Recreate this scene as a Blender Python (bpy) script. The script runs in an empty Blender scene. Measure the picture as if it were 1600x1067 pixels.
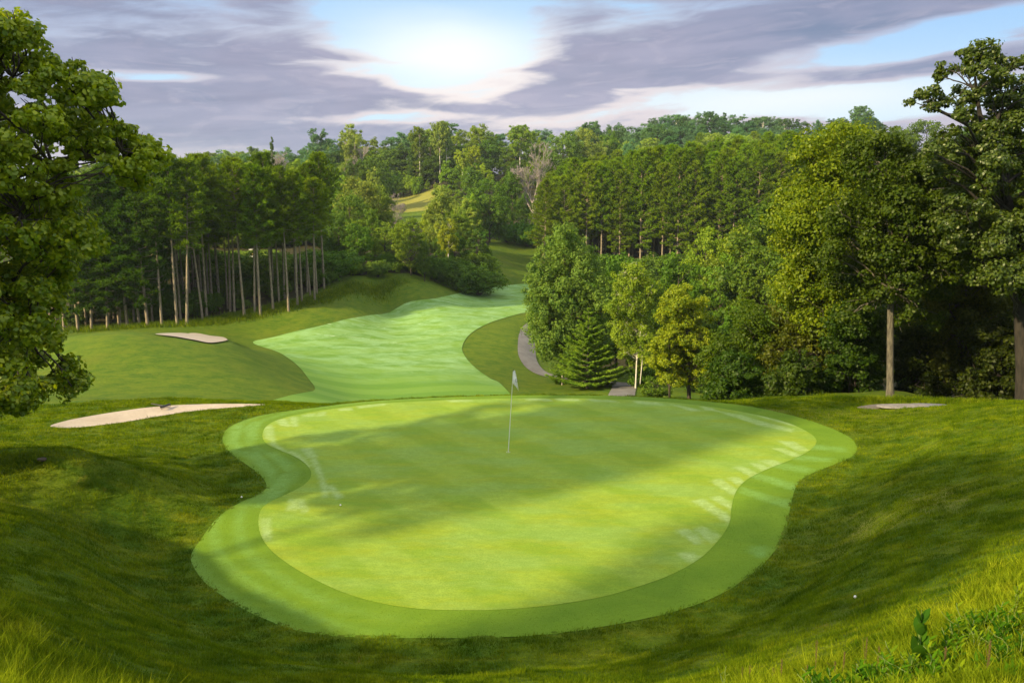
import bpy, math, random
import numpy as np
from mathutils import Vector, geometry
random.seed(7)
RNG = np.random.default_rng(7)
sc = bpy.context.scene
COL = sc.collection
PI = math.pi

# ------------------------------------------------------------------ camera model
F = 1244.0                      # focal length in pixels of the 1600 px wide photograph
PITCH = math.atan((533.5 - 330) / F)
CZ = 7.0
cp, sp = math.cos(PITCH), math.sin(PITCH)

def ray(px, py):
    a = (px - 800) / F; b = (533.5 - py) / F
    return np.array([a, cp + b * sp, -sp + b * cp])

def at(px, py, Y):
    d = ray(px, py); return np.array([0, 0, CZ]) + d * (Y / d[1])

def atz(px, py, z):
    d = ray(px, py); return np.array([0, 0, CZ]) + d * ((z - CZ) / d[2])

def proj(P):
    P = np.atleast_2d(P); x, y, z = P[:, 0], P[:, 1], P[:, 2] - CZ
    dep = y * cp - z * sp; up = y * sp + z * cp
    return 800 + F * x / dep, 533.5 - F * up / dep

# ------------------------------------------------------------------ terrain function
CT = []
def cY(*rows):
    for px, py, Y in rows: CT.append(tuple(at(px, py, Y)))
def cZ(*rows):
    for px, py, z in rows: CT.append(tuple(atz(px, py, z)))
# green plateau
cZ((430, 690, 0), (410, 830, 0), (700, 945, 0), (1000, 905, 0), (1140, 800, 0), (1280, 690, 0), (1100, 640, 0),
   (800, 624, 0), (600, 632, 0), (460, 640, 0), (800, 760, 0), (330, 870, .05), (1240, 800, .05), (700, 1000, .12), (1000, 975, .12))
# bank in front, rising to the viewer
cY((800, 1067, 9.4), (1000, 1067, 9.0), (1200, 1067, 7.3), (1400, 1067, 6.0), (1600, 1067, 5.0), (1600, 960, 7.2), (1450, 960, 8.6),
   (1600, 860, 10.5), (1400, 850, 13.2), (1600, 760, 15), (1450, 740, 18.5), (1600, 690, 20), (1600, 628, 27), (1480, 633, 28.5), (1400, 640, 28.6), (1400, 690, 22.6),
   (500, 1067, 9.0), (300, 1067, 8.0), (120, 1067, 6.6), (0, 1067, 5.6), (0, 960, 8.0), (150, 960, 10.2), (0, 880, 11.0), (200, 860, 14.5),
   (0, 800, 14.0), (0, 742, 17.5), (120, 738, 18.2), (280, 748, 19.0), (150, 790, 17.0), (300, 700, 22.8), (150, 700, 22.2), (0, 690, 22.5), (60, 660, 25.8), (0, 640, 28.0),
   (250, 640, 27.8), (100, 628, 30), (400, 628, 30.0), (250, 622, 31))
# shelf edge and fall behind the green
for x, z in ((-22, -.6), (-14, -.9), (-6, -1.3), (0, -1.4), (6, -1.3), (11, -.8)): CT.append((x, 33, z))
for x, z in ((-26, -3.0), (-14, -3.6), (-4, -4.5), (6, -5.2), (14, -3.5)): CT.append((x, 41, z))
CT += [(18, 31.5, -.7), (22, 36, -2.2), (30, 41, -2.0), (26, 31.5, .2), (34, 26, 2.6), (18, 36, -1.2), (26, 38, -1.6), (24, 50, -4.5), (36, 48, -2.5), (14, 52, -7.5), (48, 36, 3)]
# valley behind the left shelf : mound, second bunker
cY((250, 612, 48), (120, 612, 48), (200, 570, 56), (100, 570, 57), (210, 523, 66), (120, 528, 67), (300, 540, 64), (400, 560, 66), (470, 608, 55),
   (440, 580, 64), (340, 600, 51), (50, 560, 62))
cY((290, 529, 71), (350, 534, 72))
# fairway
cY((400, 535, 95), (480, 560, 82), (550, 618, 62), (600, 560, 86), (600, 480, 125), (700, 500, 112), (700, 600, 72), (837, 443, 165),
   (725, 545, 95), (760, 590, 79), (837, 490, 125), (750, 460, 145))
cY((850, 560, 100), (820, 540, 102), (870, 590, 86), (920, 594, 84), (972, 599, 84), (972, 621, 66), (850, 605, 78), (880, 520, 118), (1000, 600, 80))
# wood edge left and the gap to the hill
cY((100, 518, 100), (200, 512, 101), (300, 505, 103), (400, 490, 108), (490, 470, 115), (560, 450, 125), (620, 438, 135), (700, 440, 150),
   (760, 425, 165), (770, 395, 188), (835, 383, 212), (835, 425, 180), (650, 450, 132))
# hill
cY((500, 420, 150), (380, 402, 165), (250, 420, 160), (100, 430, 160), (640, 312, 300), (740, 345, 245), (600, 320, 285), (700, 282, 325), (500, 300, 300))
CT += [(60, 170, -5.5), (35, 170, -6), (12, 185, -5), (75, 190, 0), (30, 230, 4), (90, 240, 11), (60, 120, -6), (40, 90, -9), (22, 70, -9.5), (75, 70, -5)]
CT += [(-110, 380, 17), (-40, 400, 22), (30, 400, 27), (100, 420, 36), (190, 420, 38), (260, 420, 30), (-220, 360, 14), (-180, 250, 6), (-120, 300, 10), (30, 320, 17), (110, 320, 22), (200, 300, 16)]
for a in range(-180, 180, 30):
    CT.append((700 * math.sin(math.radians(a)), 700 * math.cos(math.radians(a)), 26 if abs(a) < 50 else 12))
    CT.append((1500 * math.sin(math.radians(a)), 1500 * math.cos(math.radians(a)), 10))
# beside and behind the viewer
CT += [(0, 3, 4.9), (0, 0, 5.35), (3, 2.4, 5.0), (-3, 2.4, 5.1), (0, -6, 5.6), (-8, -6, 5.6), (8, -6, 5.6), (0, -25, 6), (-30, -12, 6), (30, -12, 6), (0, -80, 7), (-80, -40, 6),
       (80, -40, 7), (-14, 6, 3.8), (14, 6, 4.6), (-26, 12, 2.5), (26, 12, 4.5), (-30, 26, 0.5), (-45, 60, -4), (60, 30, 5), (-90, 90, -5), (-140, 160, 0), (120, 90, 0), (180, 200, 8), (-20, 17, 1.6)]
CT = np.array(CT)

def warp(x, y):
    r = np.hypot(x, y) + 1e-6
    k = np.log1p(r / 9.0) / r
    return x * k, y * k

_wx, _wy = warp(CT[:, 0], CT[:, 1])
def _phi(d2): return 0.5 * d2 * np.log(d2 + 1e-12)
_n = len(CT)
_A = np.zeros((_n + 3, _n + 3))
_A[:_n, :_n] = _phi((_wx[:, None] - _wx) ** 2 + (_wy[:, None] - _wy) ** 2) + np.eye(_n) * 0.0006
_A[:_n, _n] = 1; _A[:_n, _n + 1] = _wx; _A[:_n, _n + 2] = _wy; _A[_n:, :_n] = _A[:_n, _n:].T
_W = np.linalg.solve(_A, np.r_[CT[:, 2], 0, 0, 0])

def tps(x, y):
    x = np.asarray(x, float).ravel(); y = np.asarray(y, float).ravel(); out = np.empty(len(x))
    for i in range(0, len(x), 20000):
        wx, wy = warp(x[i:i + 20000], y[i:i + 20000])
        out[i:i + 20000] = _phi((wx[:, None] - _wx) ** 2 + (wy[:, None] - _wy) ** 2) @ _W[:_n] + _W[_n] + _W[_n + 1] * wx + _W[_n + 2] * wy
    return out

def catmull(P, n=6):
    P = np.asarray(P, float); m = len(P); out = []
    for i in range(m):
        a, b, c, d = P[i - 1], P[i], P[(i + 1) % m], P[(i + 2) % m]
        for k in range(n):
            t = k / n
            out.append(.5 * (2 * b + (c - a) * t + (2 * a - 5 * b + 4 * c - d) * t * t + (3 * b - a - 3 * c + d) * t ** 3))
    return np.array(out)

def sdist(x, y, poly):
    """signed distance to a closed polygon, negative inside"""
    x = np.asarray(x, float).ravel(); y = np.asarray(y, float).ravel()
    out = np.empty(len(x)); A = poly; B = np.roll(poly, -1, 0); E = B - A; L = (E ** 2).sum(1) + 1e-12
    for i in range(0, len(x), 20000):
        X = x[i:i + 20000, None]; Y = y[i:i + 20000, None]
        t = np.clip(((X - A[:, 0]) * E[:, 0] + (Y - A[:, 1]) * E[:, 1]) / L, 0, 1)
        d = np.sqrt(((X - A[:, 0] - t * E[:, 0]) ** 2 + (Y - A[:, 1] - t * E[:, 1]) ** 2).min(1))
        c = (A[:, 1] > Y) != (B[:, 1] > Y)
        xi = A[:, 0] + (Y - A[:, 1]) / np.where(abs(E[:, 1]) < 1e-9, 1e-9, E[:, 1]) * E[:, 0]
        ins = (c & (X < xi)).sum(1) % 2 == 1
        out[i:i + 20000] = np.where(ins, -d, d)
    return out

def sst(e0, e1, v):
    t = np.clip((v - e0) / (e1 - e0), 0, 1); return t * t * (3 - 2 * t)

_N1 = RNG.uniform(0, 6.28, (40, 2)); _ND = RNG.normal(size=(40, 2)); _ND /= np.linalg.norm(_ND, axis=1)[:, None]
def wav(x, y, L, k0, n=7):
    """smooth undulation of wavelength about L, roughly -1..1"""
    s = 0
    for k in range(k0, k0 + n):
        f = 6.283 / L * (0.7 + 0.6 * ((k * 37) % 10) / 10)
        s = s + np.sin((x * _ND[k, 0] + y * _ND[k, 1]) * f + _N1[k, 0] + 1.3 * np.sin((x * _ND[k, 1] - y * _ND[k, 0]) * f * .6 + _N1[k, 1]))
    return s / math.sqrt(n) / 1.4

GREEN = catmull([atz(a, b, 0)[:2] for a, b in ((410, 682), (417, 666), (440, 655), (480, 646), (540, 637.5), (600, 632), (680, 628.5), (760, 627), (850, 626.5), (950, 628),
    (1040, 632), (1120, 640), (1180, 650), (1230, 662), (1262, 676), (1276, 690), (1264, 705), (1235, 719), (1200, 732), (1167, 748), (1150, 766), (1143, 790),
    (1140, 812), (1125, 836), (1095, 865), (1050, 890), (1000, 908), (940, 925), (860, 938), (780, 945), (700, 946), (640, 943), (580, 933), (530, 918), (480, 895),
    (440, 870), (414, 845), (404, 822), (408, 803), (425, 788), (450, 773), (475, 758), (486, 744), (482, 730), (465, 716), (440, 705), (418, 695))], 4)
COLLAR = catmull([atz(a, b, 0)[:2] for a, b in ((348, 682), (360, 667), (390, 655), (430, 646), (500, 637), (570, 629.5), (650, 625), (740, 622.5), (850, 621.5), (960, 623),
    (1040, 626), (1110, 631), (1175, 638), (1235, 650), (1280, 663), (1325, 682), (1339, 699), (1330, 714), (1300, 727), (1262, 742), (1245, 756), (1236, 785),
    (1226, 828), (1203, 864), (1155, 903), (1100, 932), (1020, 955), (930, 972), (840, 983), (740, 988), (620, 988), (520, 985), (450, 973), (380, 945), (322, 907),
    (299, 872), (300, 855), (314, 838), (335, 818), (370, 798), (402, 778), (416, 762), (410, 746), (392, 731), (368, 714), (352, 699))], 4)
B1 = catmull([atz(a, b, 0)[:2] for a, b in ((79, 671), (100, 661), (140, 651), (190, 642), (240, 635), (300, 629), (360, 626), (412, 628), (398, 632), (350, 637),
    (300, 643), (255, 651), (210, 660), (160, 668), (110, 674))], 5)

def green_z(x, y): return 0.010 * (y - 22) + 0.035 * np.sin(x * .32 + .6) * np.sin(y * .28)

def H0(x, y):
    x = np.asarray(x, float); shp = x.shape; x = x.ravel(); y = np.asarray(y, float).ravel()
    z = tps(x, y)
    near = (abs(x) < 24) & (y > 5) & (y < 40)
    if near.any():
        xn, yn = x[near], y[near]; zn = z[near]
        d = sdist(xn, yn, COLLAR)
        m = 1 - sst(0.0, 1, d / np.interp(yn, [25, 29], [2.6, .9]))
        zn = zn * (1 - m) + green_z(xn, yn) * m
        # swale hugging the front of the collar, mounds and small relief in the rough
        sw = np.exp(-((d - 1.2) / 0.8) ** 2) * sst(-6, 0, -yn + 20) * .10
        zn = zn - np.where(d > 0, sw, 0)
        db = sdist(xn, yn, B1)
        rel = sst(.1, 1.6, d) * (.15 + .85 * sst(.0, 1.2, db))
        zn = zn + rel * (.045 * wav(xn, yn, 3.2, 0) + .016 * wav(xn, yn, 1.1, 7) + .010 * wav(xn, yn, .42, 14))
        cx, cy = at(110, 738, 18.0)[:2]
        zn = zn + .62 * np.exp(-(((xn - cx) / 3.4) ** 2 + ((yn - cy) / 1.0) ** 2)) - .2 * np.exp(-(((xn - cx - .5) / 3.4) ** 2 + ((yn - cy + 2.2) / 1.1) ** 2))
        zn = zn + .035 * np.exp(-((db - .35) / .35) ** 2) - .15 * (1 - sst(-1.1, .02, db))
        z[near] = zn
    far = ~near
    z[far] = z[far] + sst(28, 60, y[far]) * (.3 + .7 * sst(75, 110, y[far])) * (.06 * wav(x[far], y[far], 11, 20) + .02 * wav(x[far], y[far], 3.3, 27))
    return z.reshape(shp)

def ground_at(px, py, tmin=36, tmax=600):
    d = ray(px, py); t = np.exp(np.linspace(math.log(tmin), math.log(tmax), 700)) / d[1]
    P = np.array([0, 0, CZ]) + t[:, None] * d
    g = P[:, 2] - H0(P[:, 0], P[:, 1]); i = np.argmax(g < 0)
    if g[i] >= 0: i = 699
    if i > 0:
        f = g[i - 1] / (g[i - 1] - g[i] + 1e-9); return P[i - 1] + (P[i] - P[i - 1]) * f
    return P[0]

B2 = catmull([ground_at(a, b, 56)[:2] for a, b in ((243, 523), (290, 523.5), (328, 526), (357, 534), (332, 536.5), (305, 533), (275, 527.5))], 5)
FAIR = [ground_at(a, b, 50)[:2] for a, b in ((395, 535), (440, 524), (500, 510), (560, 496), (620, 482), (680, 467), (730, 456), (780, 448), (835, 443.5))]
FAIR += [at(900, 440, 172)[:2], at(900, 484, 130)[:2]]
FAIR += [ground_at(a, b, 50)[:2] for a, b in ((838, 488), (800, 494), (770, 503), (745, 515), (728, 530), (722, 546), (730, 562), (746, 578), (766, 592), (788, 606))]
FAIR += [np.array([2.0, 50]), np.array([-4, 44]), np.array([-14, 44])]
FAIR += [ground_at(a, b, 46)[:2] for a, b in ((490, 612), (480, 590), (458, 566), (430, 549))]
FAIR = catmull(FAIR, 5)

_bz = tps(B2[:, 0], B2[:, 1]); _bp = np.linalg.lstsq(np.c_[B2, np.ones(len(B2))], _bz, rcond=None)[0]
def H(x, y):
    x = np.asarray(x, float); y = np.asarray(y, float); z = H0(x, y); shp = z.shape
    zr = z.ravel(); xr = x.ravel(); yr = y.ravel()
    m = (yr > 55) & (yr < 90) & (xr < -15) & (xr > -50)
    if m.any():
        d = sdist(xr[m], yr[m], B2)
        k = 1 - sst(.1, 2.2, d); zr[m] = zr[m] * (1 - k) + k * (xr[m] * _bp[0] + yr[m] * _bp[1] + _bp[2])
        zr[m] += .05 * np.exp(-((d - .7) / .5) ** 2)
    return zr.reshape(shp)
def h1(x, y): return float(H(np.array([x]), np.array([y]))[0])

# ------------------------------------------------------------------ mesh helpers
def npmesh(name, V, faces, k, smooth=False):
    me = bpy.data.meshes.new(name); V = np.asarray(V, np.float32); faces = np.asarray(faces, np.int32).reshape(-1, k)
    me.vertices.add(len(V)); me.vertices.foreach_set('co', V.ravel())
    me.loops.add(faces.size); me.loops.foreach_set('vertex_index', faces.ravel())
    me.polygons.add(len(faces)); me.polygons.foreach_set('loop_start', np.arange(0, faces.size, k, dtype=np.int32))
    if smooth: me.polygons.foreach_set('use_smooth', np.ones(len(faces), bool))
    me.update(calc_edges=True); me.validate()
    return me

def mk(name, me, mat=None, parent=None, loc=None):
    if mat is not None and len(me.materials) == 0: me.materials.append(mat)
    o = bpy.data.objects.new(name, me); COL.objects.link(o)
    if parent is not None: o.parent = parent
    if loc is not None: o.location = loc
    return o

def empty(name, loc, rz=0, sc_=1.0):
    o = bpy.data.objects.new(name, None); COL.objects.link(o); o.location = loc; o.rotation_euler = (0, 0, rz)
    o.scale = (sc_,) * 3 if not hasattr(sc_, '__len__') else sc_
    o.empty_display_size = .3
    return o

def tag(o, label=None, cat=None, group=None, kind=None):
    if label: o['label'] = label
    if cat: o['category'] = cat
    if group: o['group'] = group
    if kind: o['kind'] = kind
    return o

def tubes(paths, sides=6):
    """paths: list of (points (n,3), radii (n,)) -> one quad mesh V, F"""
    VV, FF, off = [], [], 0
    ang = np.linspace(0, 2 * PI, sides, endpoint=False)
    for P, R in paths:
        P = np.asarray(P, float); R = np.asarray(R, float); n = len(P)
        T = np.gradient(P, axis=0); T /= np.linalg.norm(T, axis=1)[:, None] + 1e-9
        ref = np.array([0, 0, 1.]) if abs(T[:, 2]).mean() < .7 else np.array([1., 0, 0])
        A = np.cross(T, ref); A /= np.linalg.norm(A, axis=1)[:, None] + 1e-9; B = np.cross(T, A)
        ring = P[:, None] + R[:, None, None] * (np.cos(ang)[None, :, None] * A[:, None] + np.sin(ang)[None, :, None] * B[:, None])
        VV.append(ring.reshape(-1, 3))
        i = np.arange(n - 1)[:, None] * sides; j = np.arange(sides)[None]; j2 = (j + 1) % sides
        FF.append(np.stack([i + j, i + j2, i + sides + j2, i + sides + j], -1).reshape(-1, 4) + off); off += n * sides
    return np.concatenate(VV), np.concatenate(FF)

def tri_or(V, faces, tmpl):
    pass

LEAF4 = np.array([[0, -.5], [.33, 0], [0, .5], [-.33, 0]])
LEAF6 = np.array([[0, -.5], [.24, -.22], [.34, .12], [.0, .5], [-.34, .12], [-.24, -.22]])
NEED = np.array([[-.06, -.5], [.06, -.5], [0, .5]])
def leaves(P, N, size, tmpl=LEAF4, rng=RNG, axis=None):
    """flat leaf faces at P with normals N"""
    n = len(P); N = N / (np.linalg.norm(N, axis=1)[:, None] + 1e-9)
    if axis is None: axis = rng.normal(size=(n, 3))
    A = np.cross(N, axis); A /= np.linalg.norm(A, axis=1)[:, None] + 1e-9; B = np.cross(N, A)
    s = (np.ones(n) * size if np.isscalar(size) else size)[:, None, None]
    V = P[:, None] + s * (tmpl[None, :, 0:1] * A[:, None] + tmpl[None, :, 1:2] * B[:, None])
    return V.reshape(-1, 3), np.arange(n * len(tmpl)).reshape(n, -1)

def rdir(n, rng=RNG):
    v = rng.normal(size=(n, 3)); return v / np.linalg.norm(v, axis=1)[:, None]

def foliage(clumps, nleaf, size, tmpl=LEAF4, sub=7, rng=RNG, flat=.8, subr=.42, up=.35, droop=0, shell=.6, tuft=0):
    """clumps (m,4): two-level clusters of leaf faces"""
    clumps = np.asarray(clumps, float); m = len(clumps)
    w = clumps[:, 3] ** 2; cnt = np.maximum(1, (nleaf * w / w.sum() / sub).astype(int))
    D = rdir(m * sub, rng).reshape(m, sub, 3); D[..., 2] = D[..., 2] * flat + .12
    S = clumps[:, None, :3] + D * (clumps[:, 3, None, None] * rng.uniform(.45, 1.0, (m, sub, 1)))
    sr = clumps[:, 3, None] * subr * rng.uniform(.6, 1.35, (m, sub))
    idx = np.repeat(np.arange(m * sub), np.repeat(cnt, sub))
    C = S.reshape(-1, 3)[idx]; R = sr.reshape(-1)[idx]; n = len(idx)
    d = rdir(n, rng); r = R * (shell + (1 - shell) * rng.random(n)); r *= rng.uniform(.85, 1.18, n)
    P = C + d * r[:, None] * np.array([1.12, 1.12, flat]); P[:, 2] -= droop * rng.random(n) * R
    big = clumps[np.repeat(np.arange(m), sub)][idx]
    out = P - big[:, :3]
    N = d * .8 + out / (big[:, 3:4]) * .5 + rng.normal(size=(n, 3)) * .55 + np.array([0, 0, up])
    s = size * rng.uniform(.65, 1.3, n)
    return leaves(P, N, s, tmpl, rng)

def limb(a, b, r0, r1, rng, n=6, sag=.12):
    a = np.asarray(a, float); b = np.asarray(b, float); L = np.linalg.norm(b - a)
    t = np.linspace(0, 1, n)[:, None]
    mid = (a + b) / 2 + np.array([0, 0, sag * L]) * .6 + rng.normal(size=3) * L * .07
    P = (1 - t) ** 2 * a + 2 * t * (1 - t) * mid + t ** 2 * b
    P[1:-1] += rng.normal(size=(n - 2, 3)) * L * .018
    return P, np.linspace(r0, r1, n)

# ------------------------------------------------------------------ materials
def newmat(name):
    m = bpy.data.materials.new(name); m.use_nodes = True; nt = m.node_tree; nt.nodes.clear()
    return m, nt
class NB:
    def __init__(s, nt): s.nt = nt
    def n(s, t, **kw):
        nd = s.nt.nodes.new(t)
        for k, v in kw.items():
            if k == 'inp':
                for a, b in v.items():
                    if isinstance(b, bpy.types.NodeSocket): s.nt.links.new(b, nd.inputs[a])
                    else: nd.inputs[a].default_value = b
            else: setattr(nd, k, v)
        return nd
    def math(s, op, a, b=None, c=None, clamp=False):
        nd = s.nt.nodes.new('ShaderNodeMath'); nd.operation = op; nd.use_clamp = clamp
        for i, v in enumerate((a, b, c)):
            if v is None: continue
            if isinstance(v, bpy.types.NodeSocket): s.nt.links.new(v, nd.inputs[i])
            else: nd.inputs[i].default_value = v
        return nd.outputs[0]
    def mix(s, f, a, b, mode='MIX'):
        nd = s.nt.nodes.new('ShaderNodeMix'); nd.data_type = 'RGBA'; nd.blend_type = mode
        for i, v in ((0, f), (6, a), (7, b)):
            if isinstance(v, bpy.types.NodeSocket): s.nt.links.new(v, nd.inputs[i])
            else: nd.inputs[i].default_value = v if i == 0 else (*v[:3], 1)
        return nd.outputs[2]
    def noise(s, vec, scale, detail=4, rough=.6, dist=0):
        nd = s.n('ShaderNodeTexNoise', inp={'Scale': scale, 'Detail': detail, 'Roughness': rough, 'Distortion': dist})
        if vec is not None: s.nt.links.new(vec, nd.inputs['Vector'])
        return nd.outputs['Fac']
    def mr(s, v, a, b, c=0., d=1., kind='SMOOTHSTEP'):
        nd = s.n('ShaderNodeMapRange', interpolation_type=kind)
        s.nt.links.new(v, nd.inputs[0])
        for i, q in enumerate((a, b, c, d)): nd.inputs[i + 1].default_value = q
        return nd.outputs[0]
    def scale(s, vec, sx, sy, sz, rz=0):
        nd = s.n('ShaderNodeMapping'); s.nt.links.new(vec, nd.inputs[0]); nd.inputs['Scale'].default_value = (sx, sy, sz); nd.inputs['Rotation'].default_value = (0, 0, rz)
        return nd.outputs[0]

def leaf_mat(name, transl=.38, gloss=.012, rough=.55, var=.5, warm=(1.6, 1.25, .5)):
    """leaf colour = the object's own colour, varied leaf by leaf and clump by clump"""
    m, nt = newmat(name); b = NB(nt)
    oi = b.n('ShaderNodeObjectInfo'); geo = b.n('ShaderNodeNewGeometry'); tc = b.n('ShaderNodeTexCoord')
    rnd = geo.outputs['Random Per Island']
    n1 = b.noise(tc.outputs['Object'], .55, 3)
    dark = b.mix(1, oi.outputs['Color'], (.50, .64, .60), 'MULTIPLY')
    lite = b.mix(1, oi.outputs['Color'], warm, 'MULTIPLY')
    c = b.mix(b.mr(n1, .35, .65), dark, oi.outputs['Color'])
    c = b.mix(b.math('MULTIPLY', b.math('POWER', rnd, 1.6), var), c, lite)
    c = b.mix(b.mr(rnd, .0, .25, .35, 0.), c, dark)
    df = b.n('ShaderNodeBsdfDiffuse', inp={'Color': c})
    tl = b.n('ShaderNodeBsdfTranslucent', inp={'Color': b.mix(1, c, (1.3, 1.25, .5), 'MULTIPLY')})
    mx = b.n('ShaderNodeMixShader', inp={0: transl, 1: df.outputs[0], 2: tl.outputs[0]})
    gl = b.n('ShaderNodeBsdfGlossy', inp={'Color': (.9, .95, .8, 1), 'Roughness': rough})
    m2 = b.n('ShaderNodeMixShader', inp={0: gloss, 1: mx.outputs[0], 2: gl.outputs[0]})
    out = b.n('ShaderNodeOutputMaterial', inp={0: m2.outputs[0]})
    return m

def bark_mat(name, c1, c2, sc_=6, marks=None):
    m, nt = newmat(name); b = NB(nt); tc = b.n('ShaderNodeTexCoord')
    v = b.scale(tc.outputs['Object'], sc_, sc_, sc_ * .22)
    f = b.noise(v, 1.6, 6, .7)
    c = b.mix(b.mr(f, .35, .65), c1, c2)
    if marks is not None:
        g = b.noise(b.scale(tc.outputs['Object'], 1, 1, 4.5), 1.5, 3)
        c = b.mix(b.mr(g, .58, .66), c, marks)
    bp = b.n('ShaderNodeBump', inp={'Strength': .6, 'Distance': .03, 'Height': f})
    p = b.n('ShaderNodeBsdfPrincipled', inp={'Base Color': c, 'Roughness': .9, 'Normal': bp.outputs[0]})
    b.n('ShaderNodeOutputMaterial', inp={0: p.outputs[0]}); return m

def plain(name, col, rough=.5, metal=0, nz=.12, ns=30):
    m, nt = newmat(name); b = NB(nt); tc = b.n('ShaderNodeTexCoord')
    f = b.noise(tc.outputs['Object'], ns, 4)
    c = b.mix(f, [v * (1 - nz) for v in col], [min(1, v * (1 + nz)) for v in col])
    p = b.n('ShaderNodeBsdfPrincipled', inp={'Base Color': c, 'Roughness': rough, 'Metallic': metal})
    b.n('ShaderNodeOutputMaterial', inp={0: p.outputs[0]}); return m

M = {}
M['leaf'] = leaf_mat('leaf')
M['oak'] = leaf_mat('oak leaf', .42, .03, .45, .75, (2.1, 1.6, .5))
M['gold'] = leaf_mat('turning leaf', .45, .012, .5, .8, (1.95, 1.6, .4))
M['needle'] = leaf_mat('needle', .3, .0, .5, .6, (1.5, 1.45, .5))
M['pinebark'] = bark_mat('pine bark', (.12, .097, .07), (.29, .24, .17))
M['bark'] = bark_mat('bark', (.018, .014, .010), (.065, .052, .038))
M['greybark'] = bark_mat('grey bark', (.045, .04, .03), (.125, .115, .085), 9)
M['birch'] = bark_mat('birch bark', (.40, .38, .33), (.6, .58, .52), 5, (.08, .07, .06))
M['dead'] = bark_mat('dead wood', (.22, .19, .18), (.36, .32, .31))

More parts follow.
